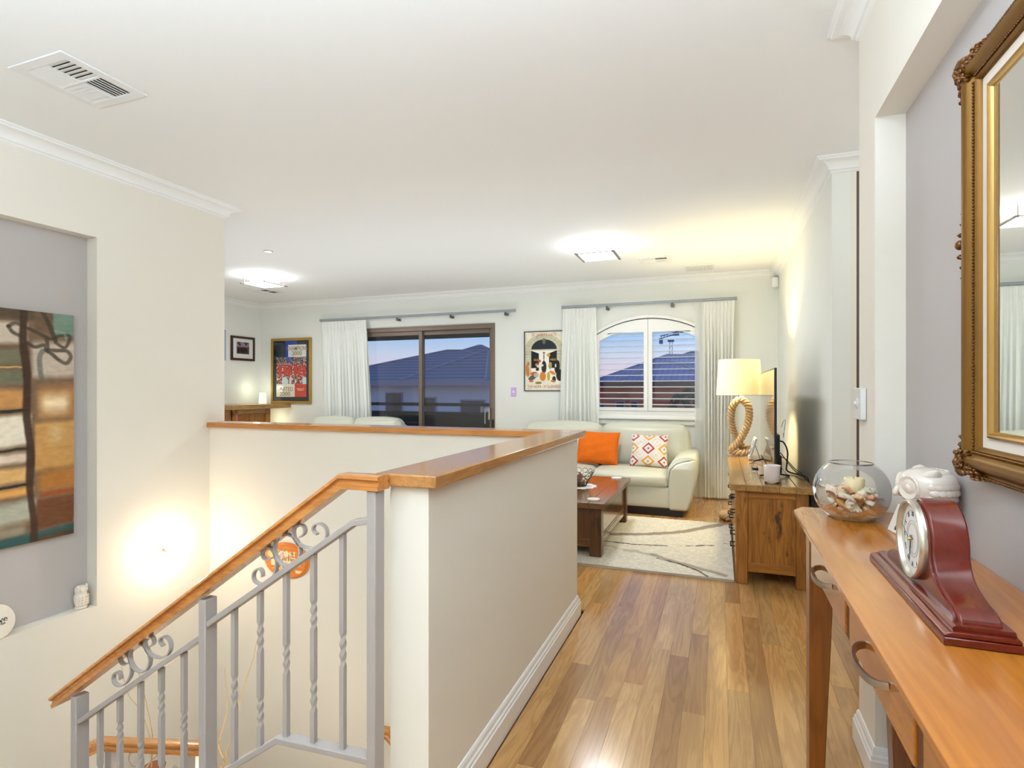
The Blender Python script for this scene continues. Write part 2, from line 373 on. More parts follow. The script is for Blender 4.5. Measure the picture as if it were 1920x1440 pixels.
OAKX = wood('honey_oak_rail', (208, 142, 74), (172, 106, 48), axis='X', scale=1.3, rough=.25, coat=.4, grain=.4, bst=.04)
PINE = wood('console_pine', (190, 118, 40), (156, 88, 26), axis='Y', scale=.8, rough=.2, coat=.45, grain=.3, bst=.03)
PINEZ = wood('console_pine_upright', (150, 88, 32), (106, 56, 16), axis='Z', scale=.9, rough=.3, coat=.25, grain=.35, bst=.03)
RUST = wood('rustic_pine', (184, 122, 48), (120, 70, 18), (40, 26, 10), axis='Z', scale=1.2, rough=.38, coat=.15, knots=.8, grain=.4)
RUSTY = wood('rustic_pine_board', (186, 146, 88), (138, 94, 44), (66, 42, 20), axis='Y', scale=1.2, rough=.25, coat=.3, knots=.4, grain=.4)
RUSTX = wood('rustic_pine_rail', (188, 124, 48), (128, 76, 22), (50, 28, 12), axis='X', scale=1.2, rough=.38, coat=.15, knots=.5, grain=.4)
DARKT = wood('dark_table_board', (128, 84, 46), (80, 48, 22), (40, 22, 10), axis='Y', scale=1.2, rough=.2, coat=.5, knots=.3, grain=.4)
DARKZ = wood('dark_table_leg', (112, 72, 34), (64, 36, 16), (26, 16, 8), axis='Z', scale=1.2, rough=.35, coat=.2, knots=.6, grain=.4)
MAHOG = wood('mahogany', (112, 30, 14), (80, 18, 9), axis='Y', scale=.8, rough=.2, coat=.35, grain=.15, bst=.0)
STEEL = mat('grey_powder_coat', (168, 160, 156), .42, bs_=600, bst=.06, bd=.0003)
NICKEL = mat('brushed_nickel', (178, 168, 156), .32, metal=1)
CHROME = mat('chrome', (215, 215, 215), .12, metal=1)
BLACK = mat('black_plastic', (16, 16, 17), .35)
BLACKM = mat('black_iron', (24, 22, 20), .5, metal=.3)
LEATHER = mat('cream_leather', (204, 204, 188), .42, bs_=180, bst=.12, bd=.001, coat=.08)
CURT = fabric_translucent('cream_curtain_cloth', (244, 245, 240), .10)
SHEER = fabric_translucent('sheer_curtain_edge', (248, 250, 246), .5, .42)
DOORF = mat('bronze_aluminium', (126, 110, 98), .4, metal=.2)
GLASS = glassmat('window_glass', (246, 248, 250), 1.0, 1.5)
GLOW = mat('lit_diffuser', (255, 255, 255), .5, emit=(246, 251, 255), es=CEIL_E)
GOLD = mat('antique_gold', (122, 84, 24), .42, metal=.5, bs_=60, bst=.15, bd=.001, vary=.18, stretch=(1, .2, 1))
GOLDD = mat('dark_gold_ornament', (104, 66, 28), .3, metal=.5, vary=.3)
GOLDL = mat('bright_gold_slip', (190, 150, 84), .25, metal=.7)
LINEN = mat('linen_liner', (226, 214, 202), .8, bs_=500, bst=.3, bd=.0006)
MIRR = mat('mirror_silver', (236, 240, 238), .0, metal=1)
CERAM = mat('white_ceramic', (222, 210, 198), .16, coat=.3)
ROPE = mat('jute_rope', (192, 160, 116), .85, bs_=90, bst=.5, bd=.002, vary=.15)
CARPET = mat('beige_stair_carpet', (196, 172, 138), .95, bs_=500, bst=.5, bd=.003)
ORANGE = mat('orange_cloth', (226, 112, 24), .85, bs_=420, bst=.3, bd=.001, sheen=.2)

# ================================================================== STRUCTURE
XL = -3.643; XH = .5; XR = .65; YF = 7.38; CZ = 2.776; XFL = -7.28; YB = -1.7; BASE = -2.72; XN = .59; YE = 3.331
# floors
FZ = -.012
S(G().box(-.93, 2.0, YB, 3.95, -.2, FZ).box(XFL, .65, 3.2, YF, -.2, FZ).box(-1.06, -.93, YB, 1.44, -.2, FZ).box(XL, -1.06, YB, .3, -.2, FZ), 'floor', SUB, 'honey timber floor of narrow boards')
floor = bpy.data.objects['floor']
pm = {}
def plank(x, y0, y1, w=.0893):
    L = round(y1-y0, 3); key = (L, round(w, 3))
    if key not in pm:
        a = .00015; g = G(); g.taper((a, w-a, a, L-a), (a+.0002, w-a-.0002, a+.0002, L-a-.0002), 0, -FZ)
        o = g.build('plank', FLOORW, floor); pm[key] = o.data
    else:
        o = bpy.data.objects.new('plank', pm[key]); COL.objects.link(o); o.parent = floor; o['_o'] = (0, 0, 0)
    o.location = (x, y0, FZ)
W_ = .0895
x = -.775; rows = []
while x < 1.0: rows.append(x); x += W_
for i, x in enumerate(rows):
    w = W_
    ylo = .45 if x < .5 else 2.5
    yhi = YF if x+w <= .66 else 3.94
    if x < .65 < x+w: w = .65-x; yhi = YF
    y = ylo-random.choice((0, .3, .6, .9)) if x < .5 else ylo
    y = max(y, -.1)
    while y < yhi-.05:
        L = random.choice((.8, 1.1, 1.4, 1.7, 2.0)); e = min(y+L, yhi)
        if yhi-e < .3: e = yhi
        plank(x, y, e, w); y = e
x = -.775-W_
while x > -2.9:
    y = 3.37
    while y < YF-.05:
        L = random.choice((.8, 1.1, 1.4, 1.7, 2.0)); e = min(y+L, YF)
        if YF-e < .3: e = YF
        plank(x, y, e, W_); y = e
    x -= W_
rest = G()
while x > XFL:
    y = 3.37
    while y < YF-.05:
        e = min(y+random.choice((1.1, 1.7, 2.3)), YF); rest.box(max(x, XFL)+.0006, x+W_-.0006, y+.0006, e-.0006, FZ, 0); y = e
    x -= W_
rest.box(-.93, .5, YB, -.1, FZ, 0).box(-1.06, -.78, -.1, 1.42, FZ, 0)
rest.build('plank_field', FLOORW, floor, kind='stuff')
S(G().box(XFL-.2, 2.2, YB-.2, YF+.2, CZ, CZ+.15), 'ceiling', CEIL, 'plain white plaster ceiling')
# walls
S(G().plate([(YB, BASE), (YE, BASE), (YE, CZ), (YB, CZ)], [[(1.05, 0), (2.372, 0), (2.372, 2.297), (1.05, 2.297)]], 'X', XL-.09, XL), 'wall_left', WALL, 'cream stairwell wall with a picture niche')
S(G().box(XL-.2, XL-.0901, YB, 3.2, BASE, CZ), 'wall_niche_left', GREYW, 'grey painted back of the left niche')
S(G().box(XFL-.1, XL-.2, YE-.12, YE, BASE, CZ), 'wall_living_near', FARW, 'living room wall running behind the stairwell')
S(G().box(XFL-.12, XFL, YE, YF+.1, -.2, CZ), 'wall_living_left', FARW, 'pale left wall of the living room')
AX, AR, AZT = -.87, 1.29, 2.255
def arch(half, ztop, R, z0, n=18):
    p = [(AX-half, z0), (AX+half, z0)]
    for k in range(n+1):
        xx = half-2*half*k/n; p.append((AX+xx, ztop-R+math.sqrt(R*R-xx*xx)))
    return p
S(G().plate([(XFL, -.2), (XR+.1, -.2), (XR+.1, CZ), (XFL, CZ)], [[(-5.5, 0), (-3.0, 0), (-3.0, 2.283), (-5.5, 2.283)], arch(.70, AZT+.03, AR, 1.0)], 'Y', YF, YF+.2), 'wall_far', FARW, 'pale far wall with glass door and arched window')
S(G().box(XR, XR+.1, 3.95, YF, -.2, CZ), 'wall_right', FARW, 'pale right wall behind the television')
S(G().box(XR+.1, .783, 3.95, 4.05, -.2, CZ).box(.81, 2.0, 3.95, 4.05, -.2, CZ), 'wall_return', WALL, 'short return wall beside the opening')
S(G().box(.783, .81, 3.955, 4.04, 0, CZ-.09), 'trim_3', mat('dark_jamb', (92, 76, 66), .5), 'dark door jamb strip beside the return wall')
S(G().box(2.0, 2.1, 2.3, 4.05, -.2, CZ), 'wall_side_room', WALL, 'wall of the side room')
YJ = 2.243
S(G().box(XH, 2.0, YJ, 2.477, -.2, CZ).box(XH, XN+.1, .2, YJ, 2.285, CZ).box(XH, XN+.1, YB, .2, -.2, CZ), 'wall_hall', WALL, 'cream hall wall framing the mirror niche')
S(G().box(XN, XN+.1, .2, YJ, -.2, 2.285), 'wall_niche_hall', GREYW, 'grey painted back of the mirror niche')
S(G().box(XL, XN+.1, YB-.1, YB, BASE, CZ), 'wall_back', WALL, 'hall wall behind the viewer')
S(G().box(XL, -1.06, .2, .3, BASE, -.2), 'wall_stair_near', WALL, 'near side wall of the stairwell')
S(G().box(-1.06, -.93, .3, 1.34, BASE, -.2), 'wall_stair_end', WALL, 'stairwell wall below the landing')
HY0, HY1 = 1.452, 3.27
S(G().box(-.93, -.80, HY0, HY1, BASE, 1.063).box(XL, -.93, 3.194, HY1, BASE, 1.063), 'wall_half', WALL, 'L shaped plastered half wall around the stairwell')
S(G().box(XL, -.93, .3, 3.194, BASE-.1, BASE), 'floor_lower', CARPET, 'lower floor of the stairwell')
# moulded runs
def run(name, pts, prof, m, label, closed=False, zt=0, kind='structure'):
    """pts walked with the room on the LEFT; prof = (distance into the room, z)"""
    P = [Vector((p[0], p[1])) for p in pts]; n = len(P); rings = []
    for i in range(n):
        d0 = (P[i]-P[i-1]).normalized() if (i or closed) else (P[1]-P[0]).normalized()
        d1 = (P[(i+1) % n]-P[i]).normalized() if (i < n-1 or closed) else d0
        n0 = Vector((-d0.y, d0.x)); n1 = Vector((-d1.y, d1.x)); bi = (n0+n1).normalized(); k = 1/max(.3, bi.dot(n0))
        rings.append([(P[i].x+bi.x*a*k, P[i].y+bi.y*a*k, z+zt) for a, z in prof])
    g = G(); m_ = len(prof); g.v = [p for r_ in rings for p in r_]
    for i in range(n if closed else n-1):
        j = (i+1) % n; g.f += [(i*m_+k, i*m_+(k+1) % m_, j*m_+(k+1) % m_, j*m_+k) for k in range(m_)]
    if not closed: g.f += [tuple(range(m_)), tuple((n-1)*m_+k for k in range(m_))]
    return g.build(name, m, kind=kind, label=label)
room = [(XH, YB), (XH, 2.477), (2.0, 2.477), (2.0, 3.95), (XR, 3.95), (XR, YF), (XFL, YF), (XFL, YE), (XL, YE), (XL, YB)]
c = .09
cprof = [(0, 0), (c+.003, 0), (c+.003, -.010), (c-.006, -.013), (c-.008, -.022), (c-.016, -.024)]
for k in range(7):
    a = math.pi/2*k/6; cprof.append((.022+(c-.038)*(1-math.sin(a)), -.024-(c-.046)*(1-math.cos(a))))
cprof += [(.020, -c+.018), (.010, -c+.016), (.009, -c+.006), (.002, -c+.002), (0, -c)]
run('trim_1', room, cprof, CEIL, 'white coved plaster cornice round the ceiling', True, CZ)
bprof = [(0, 0), (.019, 0), (.019, .078), (.015, .082), (.015, .092), (.010, .098), (.008, .112), (.004, .120), (0, .122)]
def skirt(name, pts, label): return run(name, pts, bprof, WHITE, label)
skirt('baseboard_half_wall', [(-2.9, HY1), (-.80, HY1), (-.80, HY0), (-.92, HY0)], 'white moulded skirting along the half wall')
skirt('baseboard_hall', [(XN, YJ-.001), (XH, YJ-.001), (XH, 2.477), (1.9, 2.477)], 'white moulded skirting round the hall wall nib')
skirt('baseboard_far', [(1.9, 3.95), (XR, 3.95), (XR, YF), (-3.0, YF)], 'white moulded skirting of the living room')
skirt('baseboard_niche', [(XN, .2), (XN, YJ-.02)], 'white skirting inside the mirror niche')
# timber cap of the half wall
cap = thing('trim_2', 'honey oak timber cap along the top of the half wall', 'ledge', (-.865, 1.45, 1.063)); del cap['category']; cap['kind'] = 'structure'
G().prism([(-.966, 1.424), (-.765, 1.430), (-.765, 3.346), (-.966, 3.165)], 'Z', 1.063, 1.100).build('cap_board', OAK, cap, bevel=.004)
G().prism([(-.7655, 3.346), (-.966, 3.165), (XL+.001, 3.165), (XL+.001, YE), (XL-.02, YE), (XL-.02, 3.346)], 'Z', 1.063, 1.100).build('cap_board', OAKX, cap, bevel=.004)
# ================================================================== OPENINGS
# sliding door
d1 = thing('door_1', 'bronze framed sliding glass door to the balcony', 'door', (-4.25, YF, 0)); del d1['category']; d1['kind'] = 'structure'
g = G(); g.box(-5.5, -3.0, YF-.012, YF+.10, 2.225, 2.283).box(-5.5, -5.44, YF-.012, YF+.10, 0, 2.225).box(-3.055, -3.0, YF-.012, YF+.10, 0, 2.225).box(-5.5, -3.0, YF-.01, YF+.10, 0, .03)
g.box(-5.5, -3.0, YF-.02, YF, 2.272, 2.292); g.build('frame', DOORF, d1, bevel=.003)
def sash(x0, x1, y, nm):
    g = G(); w = .055
    g.box(x0, x0+w, y, y+.035, .03, 2.225).box(x1-w, x1, y, y+.035, .03, 2.225).box(x0+w, x1-w, y, y+.035, 2.165, 2.225).box(x0+w, x1-w, y, y+.035, .03, .11)
    f = g.build(nm, DOORF, d1, bevel=.002)
    G().box(x0+w, x1-w, y+.014, y+.020, .11, 2.165).build('pane', GLASS, f)
    return f
sash(-5.44, -4.19, YF+.02, 'fixed_panel'); sl = sash(-4.24, -3.055, YF+.062, 'sliding_panel')
g = G().box(-3.085, -3.06, YF-.045, YF-.012, .92, 1.08).box(-3.14, -3.08, YF-.045, YF-.035, 1.05, 1.07); g.tube([(-3.135, YF-.045, 1.08), (-3.135, YF-.045, .86)], .008, 8)
g.build('handle', NICKEL, d1, smooth=40, label='silver lever handle of the sliding door')
G().box(-3.045, -3.015, YF-.03, YF-.012, .80, .92).build('lock', BLACK, d1, bevel=.003)
# arched window with plantation shutters
w1 = thing('window_1', 'white arched plantation shutters behind the curtains', 'window', (AX, YF, 1.0)); del w1['category']; w1['kind'] = 'structure'
outer = arch(.73, AZT+.05, AR, 1.015, 24); inner = arch(.685, AZT+.012, AR, 1.065, 24)
G().plate(outer, [inner], 'Y', YF-.03, YF+.02).build('frame', WHITE, w1, bevel=.004)
def shutter(x0, x1, flip):
    # leaf outline: straight meeting stile, arched outside
    def top(x, zt=AZT): return zt-AR+math.sqrt(AR*AR-(x-AX)**2)
    n = 14; out = [(x0, 1.07), (x1, 1.07)]+[(x1-(x1-x0)*k/n, top(x1-(x1-x0)*k/n)) for k in range(n+1)]
    s = .052; a, b = x0+s, x1-s; ZT = 2.085
    hole = [(a, 1.115), (b, 1.115)]+[(b-(b-a)*k/n, min(ZT, top(b-(b-a)*k/n)-.105)) for k in range(n+1)]
    f = G().plate(out, [hole], 'Y', YF-.022, YF+.006).build('shutter_leaf', WHITE, w1, bevel=.002)
    z = 1.155
    while z < 2.07:
        # chord limited by the arch near the outer side
        zz = z+.105; lim = math.sqrt(max(0, AR*AR-(zz-AZT+AR)**2)); xa = max(a, AX-lim) if not flip else a; xb = min(b, AX+lim) if flip else b
        if xb-xa > .05:
            G().prism([(YF-.045, z-.007), (YF-.010, z+.004), (YF+.028, z+.005), (YF-.006, z-.006)], 'X', xa, xb).build('louvre', WHITE, f)
        z += .0755
shutter(-1.55, AX-.002, False); shutter(AX+.002, -.19, True)
G().prism([(YF-.06, .985), (YF-.06, .965), (YF-.04, .955), (YF, .955), (YF, 1.015), (YF-.045, 1.015)], 'X', -1.64, -.12).build('sill', WHITE, w1, bevel=.003)
G().box(-1.66, -.08, YF-.03, YF, .90, .955).build('apron', FARW, w1)
fr = G().plate(arch(.70, AZT+.03, AR, 1.0), [arch(.66, AZT-.01, AR, 1.04)], 'Y', YF+.10, YF+.15).box(AX-.02, AX+.02, YF+.10, YF+.15, 1.04, AZT).build('window_frame', DOORF, w1)
G().prism(arch(.66, AZT-.01, AR, 1.04), 'Y', YF+.12, YF+.125).build('pane', GLASS, fr)

# ================================================================== STAIR
st = thing('staircase', 'beige carpeted stair flight going down beside the balustrade', 'staircase', (-1.06, .83, -.2)); del st['category']; st['kind'] = 'structure'
for i in range(8):
    x1 = -1.06-.256*i; G().box(x1-.27, x1, .3, 1.33, -.18*(i+1)-.18, -.18*(i+1)).build('step', CARPET, st, bevel=.01)
G().box(XL, -1.06-.256*8, .3, 3.19, -1.75, -1.60).build('landing', CARPET, st)
for i in range(6):
    x0 = -2.6+.256*i; G().box(x0, x0+.27, 2.24, 3.19, -1.6-.18*(i+1)-.18, -1.6-.18*(i+1)).build('step', CARPET, st, bevel=.01)

Y0 = 1.388
bal = thing('stair_balustrade', 'grey steel balustrade with oak handrail descending from the half wall', 'balustrade', (-.94, Y0, 0))
hp = [(-.031, -.021), (-.031, -.008), (-.022, -.001), (-.022, .004), (-.031, .010), (-.029, .018), (-.022, .021), (.022, .021), (.029, .018), (.031, .010), (.022, .004), (.022, -.001), (.031, -.008), (.031, -.021)]
G().sweep([(-.912, Y0, 1.080), (-1.045, Y0, 1.080), (-2.345, Y0, .178)], hp).build('handrail', OAKX, bal, smooth=30)
sq = lambda a, b: [(-a/2, -b/2), (a/2, -b/2), (a/2, b/2), (-a/2, b/2)]
def railz(x): return 1.058 if x > -1.045 else 1.058-(-1.045-x)*.6938
def post(u, parent=bal, wx=.030, wy=.048, y=Y0, zb=-1.6, zt=None):
    x1 = PY(u, 1000, y-wy/2)[0]; x0 = x1-wx; zt = zt if zt is not None else railz((x0+x1)/2)
    zt = zt-.02 if zt < 1.0 and parent is bal else zt
    G().box(x0, x1, y-wy/2, y+wy/2, zb, zt).build('newel_post', STEEL, parent, bevel=.003)
    return x0, x1
pa = post(703.5, zb=-.4); pb = post(384.5, zb=-1.2); pc = post(142, zb=-1.6)
def rail(name, pts, w=.040, h=.018): G().sweep(pts, sq(w, h)).build(name, STEEL, bal, bevel=.002)
rail('mid_rail', [(pa[0], Y0, .968), (-1.008, Y0, .958), (pb[1], Y0, .958-(pb[1]*-1-1.008)*.668)])
M2 = lambda x: .515-(-1.63-x)*.668
rail('mid_rail', [(pb[0], Y0, M2(pb[0])), (pc[1], Y0, M2(pc[1]))])
rail('bottom_rail', [(pa[0], Y0, .275), (-1.287, Y0, .262), (pb[1], Y0, .262-(-1.287*-1)*0-(-pb[1]-1.287)*.69)])
B2 = lambda x: M2(x)-.70
rail('bottom_rail', [(pb[0], Y0, B2(pb[0])), (pc[1], Y0, B2(pc[1]))])
def zpx(v, x): return EYE+PY(960, v, 1)[2]*0+(-(v-HZ)/FPX)*(x*-math.sin(YAW)+Y0*math.cos(YAW))
def baluster(x, ztop, zbot, twists):
    zs = [zbot]; tw = [0.0]; ang = 0
    for a, b in sorted([(min(p), max(p)) for p in twists]):
        if a < zbot: a = zbot
        if b <= a: continue
        n = 18; zs.append(a); tw.append(ang)
        for k in range(1, n+1): zs.append(a+(b-a)*k/n); tw.append(ang+math.pi*1.5*k/n)
        ang += math.pi*1.5
    zs.append(ztop); tw.append(ang)
    P = [Vector((x, Y0, z)) for z in zs]; g = G(); s = .0078; rings = []
    for p, t in zip(P, tw):
        k = 1.0; fr_ = abs(math.sin(2*t)); k = 1-.12*fr_
        rings.append([(p.x+k*s*1.414*math.cos(t+math.pi/4+q*math.pi/2), p.y+k*s*1.414*math.sin(t+math.pi/4+q*math.pi/2), p.z) for q in range(4)])
    g.v = [q for r_ in rings for q in r_]
    for i in range(len(rings)-1): g.f += [(i*4+k, i*4+(k+1) % 4, i*4+4+(k+1) % 4, i*4+4+k) for k in range(4)]
    g.f += [(0, 1, 2, 3), tuple(len(g.v)-4+k for k in range(4))]
    g.build('baluster', STEEL, bal, smooth=32)
T1 = {-1.475: [(1265, 1325)], -1.368: [(1164, 1222), (1305, 1363)], -1.264: [(1206, 1263)], -1.160: [(1124, 1180), (1271, 1333)], -1.053: [(1184, 1249)]}
for x, tw in T1.items():
    zt = .958-(-x-1.008)*.668; zb = .268 if x > -1.287 else .262-(-x-1.287)*.69
    baluster(x, zt-.008, zb, [(zpx(a, x), zpx(b, x)) for a, b in tw])
T2 = {-2.114: [(1432, 1490)], -2.010: [(1352, 1394), (1470, 1520)], -1.905: [(1382, 1428)], -1.804: [(1293, 1342), (1432, 1475)], -1.698: [(1333, 1376)]}
for x, tw in T2.items(): baluster(x, M2(x)-.008, B2(x), [(zpx(a, x), zpx(b, x)) for a, b in tw])
# scrollwork (flat bar, in the plane of the balustrade)
def z6(p): return PY(480+p[0]/12, 980+p[1]/12, Y0)
def z2(p): return PY(380+p[0]/2.4825, 860+p[1]/2.4825, Y0)
rb = [(-.0075, -.0024), (-.0075, .0024), (.0075, .0024), (.0075, -.0024)]
def ribbon(g, pts, closed=False):
    P = cat(pts, 6, closed); g.sweep(P, [(b, a) for a, b in rb], (0, 1, 0), closed); return g
def scroll(dx, dz, parent=bal, dy=0, k=1):
    sh = lambda L: [(p[0]*k+dx, p[1]+dy, p[2]*k+dz) for p in L]
    s = G(); rc = z6((715, 620)); ring = [(rc[0]+.0505*math.cos(a*math.pi/8), Y0, rc[2]+.0495*math.sin(a*math.pi/8)) for a in range(16)]
    s.sweep(sh(ring), [(b, a) for a, b in rb], (0, 1, 0), True); root = s.build('scroll_ring', STEEL, parent, smooth=40)
    A = [z6(p) for p in ((1000, 320), (1085, 255), (1112, 165), (1075, 75), (985, 50), (895, 85), (855, 190), (870, 320), (930, 440), (1040, 520), (1180, 562), (1330, 565))]
    A += [z2(p) for p in ((562, 395), (579, 360), (575, 325), (552, 304), (527, 306), (516, 322), (520, 338), (535, 352))]
    ribbon(G(), sh(A)).build('scroll_bar', STEEL, parent, smooth=40)
    B = [z6(p) for p in ((365, 790), (280, 828), (200, 805), (155, 730), (170, 630), (240, 568), (330, 565), (400, 640), (450, 760), (476, 900), (462, 1050), (410, 1180), (320, 1290), (210, 1360), (90, 1375), (-10, 1320), (-50, 1220), (-30, 1110), (40, 1040), (110, 1045), (150, 1110), (155, 1215))]
    ribbon(G(), sh(B)).build('scroll_bar', STEEL, parent, smooth=40)
scroll(0, 0)
r1 = PY(539.6, 1031.7, Y0); r2 = PY(263.4, 1233, Y0); scroll(r2[0]-r1[0], r2[2]-r1[2])
# lower balustrade down in the stairwell
A = (-3.08, 2.03); B = (-2.50, 2.20); zl = -.53
lb = thing('landing_balustrade', 'short balustrade with oak handrail low in the stairwell behind the first', 'balustrade', (A[0], A[1], -1.6))
G().sweep([(-3.10, 1.94, zl), (A[0], A[1], zl), (B[0], B[1], zl)], [(a*1.0, b*1.15) for a, b in hp]).build('handrail', OAKX, lb, smooth=30)
def lerp(t): return (A[0]+(B[0]-A[0])*t, A[1]+(B[1]-A[1])*t)
for t in (.10, .86):
    x, y = lerp(t); G().box(x-.026, x+.026, y-.024, y+.024, -1.6, zl-.02).build('newel_post', STEEL, lb, bevel=.003)
def lscroll(t0, t1, pts):
    P = [(*lerp(t0+(t1-t0)*a), zl-.022-.16*b) for a, b in pts]; g = G(); g.sweep(cat(P, 6), [(b, a) for a, b in rb], (-.3, .95, 0)); g.build('scroll_bar', STEEL, lb, smooth=40)
lscroll(.26, .5, [(.28, .55), (.1, .5), (0, .3), (.1, .05), (.35, .0)]); lscroll(.3, .62, [(0, 1.2), (.25, .8), (.5, .35), (.8, .1), (1, .12)])
lscroll(.55, .75, [(0, .05), (.5, .0), (.9, .12), (1, .35), (.8, .6), (.55, .5)]); lscroll(.6, .78, [(.0, 1.3), (.35, 1.1), (.5, .8), (.7, .62), (1, .7), (1, .9)])
G().sweep([(*lerp(.14), zl-.17), (*lerp(.84), zl-.17)], sq(.036, .016)).build('mid_rail', STEEL, lb)
for t in (.3, .42, .54, .66, .78):
    x, y = lerp(t); G().box(x-.008, x+.008, y-.008, y+.008, -1.55, zl-.17).build('baluster', STEEL, lb)
wh = thing('wall_handrail', 'end of a small oak wall handrail low in the gap beside the top newel', 'handrail', (-2.0, 3.15, -1.0))
q0 = PY(722, 1370, 3.12); q1 = PY(727, 1371, 3.12)
G().sweep([(q0[0]-.02, 3.12, q0[2]-.01), (q1[0]+.01, 3.12, q1[2]-.01), (q1[0]+.9, 3.12, q1[2]-.70)], [(a, b*1.3) for a, b in hp]).build('handrail', OAKX, wh, smooth=30)
G().box(q1[0]+.2, q1[0]+.23, 3.13, 3.194, q1[2]-.22, q1[2]-.17).build('bracket', STEEL, wh)

# willow sticks in a floor vase
vb = thing('willow_vase', 'tall clay vase on the stair landing holding thin curly willow sticks', 'vase', (-3.25, 2.45, -1.6))
G().lathe([(.07, 0), (.10, .05), (.13, .25), (.09, .5), (.05, .6), (.065, .64)], (-3.25, 2.45, -1.6), 20).build('vase', mat('terracotta', (150, 90, 60), .7), vb, smooth=50)
TW = mat('willow_bark', (206, 164, 98), .7)
for pts, y in (([(412, 1440), (410, 1400), (416, 1370), (426, 1330), (424, 1290), (421, 1250)], 2.5), ([(412, 1440), (425, 1405), (440, 1370), (447, 1325), (463, 1270), (475, 1235), (481, 1205)], 2.55),
               ([(284, 1440), (284, 1400), (276, 1365), (262, 1330), (240, 1300), (228, 1250)], 2.35), ([(284, 1440), (286, 1380), (268, 1290), (258, 1255)], 2.35)):
    P = [(-3.25, 2.45, -1.0)]+[PY(u, v, y) for u, v in pts]; n = 6*(len(P)-1)+1
    G().tube(cat(P, 6), .0035, 5, scale=[1-.6*k/n for k in range(n)]).build('willow_stick', TW, vb, smooth=60)
# oval welcome plaque on the inner face
pl = thing('oval_plaque', 'small oval orange wood plaque with flowers and welcome lettering', 'plaque', (-2.90, 3.19, .128))
PW = mat('plaque_wood', (226, 128, 50), .35, coat=.4, vary=.08)
pr = [(.0, 0), (1, 0), (1, .006), (.955, .011), (.92, .012), (.90, .016), (.0, .016)]
v = []; g = G(); seg = 48
for r_, h in pr[1:]:
    v += [(-2.90+.203*r_*math.cos(2*math.pi*k/seg), 3.192-h, .128+.128*r_*math.sin(2*math.pi*k/seg)) for k in range(seg)]
f = [(i*seg+k, i*seg+(k+1) % seg, (i+1)*seg+(k+1) % seg, (i+1)*seg+k) for i in range(4) for k in range(seg)]+[tuple(range(4*seg, 5*seg))]
g.v = v; g.f = f; g.v = g.v[:5*seg]; g.build('board', PW, pl, smooth=30)
n = 90; U, V = np.meshgrid(np.linspace(-1, 1, n), np.linspace(-1, 1, n)); a = np.sqrt(np.clip(1-V*V, 0, 1))
XX = U*a; Pp = np.stack([-2.90+.175*XX, np.full_like(U, 3.1745), .128+.108*V], -1)
C = np.ones((n, n, 3))*np.array((228, 134, 56)); C += (fbm(XX*3, V*14, 3)[..., None]-.5)*40
C = blend(C, (250, 232, 186), ((np.abs(V+.05-.10*XX) < .26) & (np.abs(XX) < .74)).astype(float)*.95)
C = blend(C, (250, 222, 170), ((np.abs(V-.28+.9*(XX+.72)) < .2) & (XX < -.55)).astype(float)*.8); C = blend(C, (250, 222, 170), ((np.abs(V+.62) < .09) & (XX > .5)).astype(float))
rs = np.random.RandomState(4)
for k in range(60):
    for cy, sgn in ((.50, 1), (-.55, 1)):
        cx = rs.normal(-.1, .26); cyy = cy+rs.normal(0, .11); rr = rs.uniform(.02, .05); cc = ((246, 236, 214), (140, 150, 90), (236, 214, 206), (250, 246, 236))[rs.randint(4)]
        C = blend(C, cc, (np.hypot(XX-cx, (V-cyy)*.62) < rr).astype(float)*.9)
for cx, cy, rr, cc in ((-.2, .36, .10, (232, 206, 214)), (.03, .44, .12, (250, 240, 206)), (.0, -.48, .08, (248, 230, 190))): C = blend(C, cc, (np.hypot(XX-cx, (V-cy)*.62) < rr).astype(float)); C = blend(C, (210, 170, 150), (np.abs(np.hypot(XX-cx, (V-cy)*.62)-rr*.5) < .012).astype(float)*.8)
colgrid('painted_face', vcol('plaque_print', .35), Pp, C, pl)
INK = mat('brown_ink', (150, 84, 40), .6)
text('cider and friends', .040, INK, faceY(-2.90, 3.1735, .142), pl, sx=.8); text('are welcome', .036, INK, faceY(-2.90, 3.1735, .106), pl, sx=.8)

# sconce
sc1 = thing('wall_sconce', 'lit glass wall sconce glowing on the cream stairwell wall', 'wall lamp', (XL, 2.80, .235))
G().lathe([(.045, 0), (.045, .006), (.03, .014), (.012, .018)], (XL, 2.80, .235), 24, 'X').v
g = G(); g.v = []; seg = 24
for r_, h in ((.032, 0), (.032, .008), (.022, .014), (.010, .02)): g.v += [(XL+h, 2.80+r_*math.cos(2*math.pi*k/seg), .235+r_*math.sin(2*math.pi*k/seg)) for k in range(seg)]
g.f = [(i*seg+k, i*seg+(k+1) % seg, (i+1)*seg+(k+1) % seg, (i+1)*seg+k) for i in range(3) for k in range(seg)]; g.build('backplate', WHITE, sc1, smooth=40)
G().tube([(XL+.018, 2.80, .235), (XL+.065, 2.80, .235)], .006, 10).box(XL+.06, XL+.085, 2.775, 2.825, .228, .242).build('arm', NICKEL, sc1, smooth=40)
G().ball((XL+.100, 2.80, .235), .03, .03, .042).build('bulb', mat('lit_bulb', (255, 240, 215), emit=(255, 226, 180), es=60), sc1, smooth=60)
STAIR_LIGHT.location = (XL+.14, 2.80, .235)

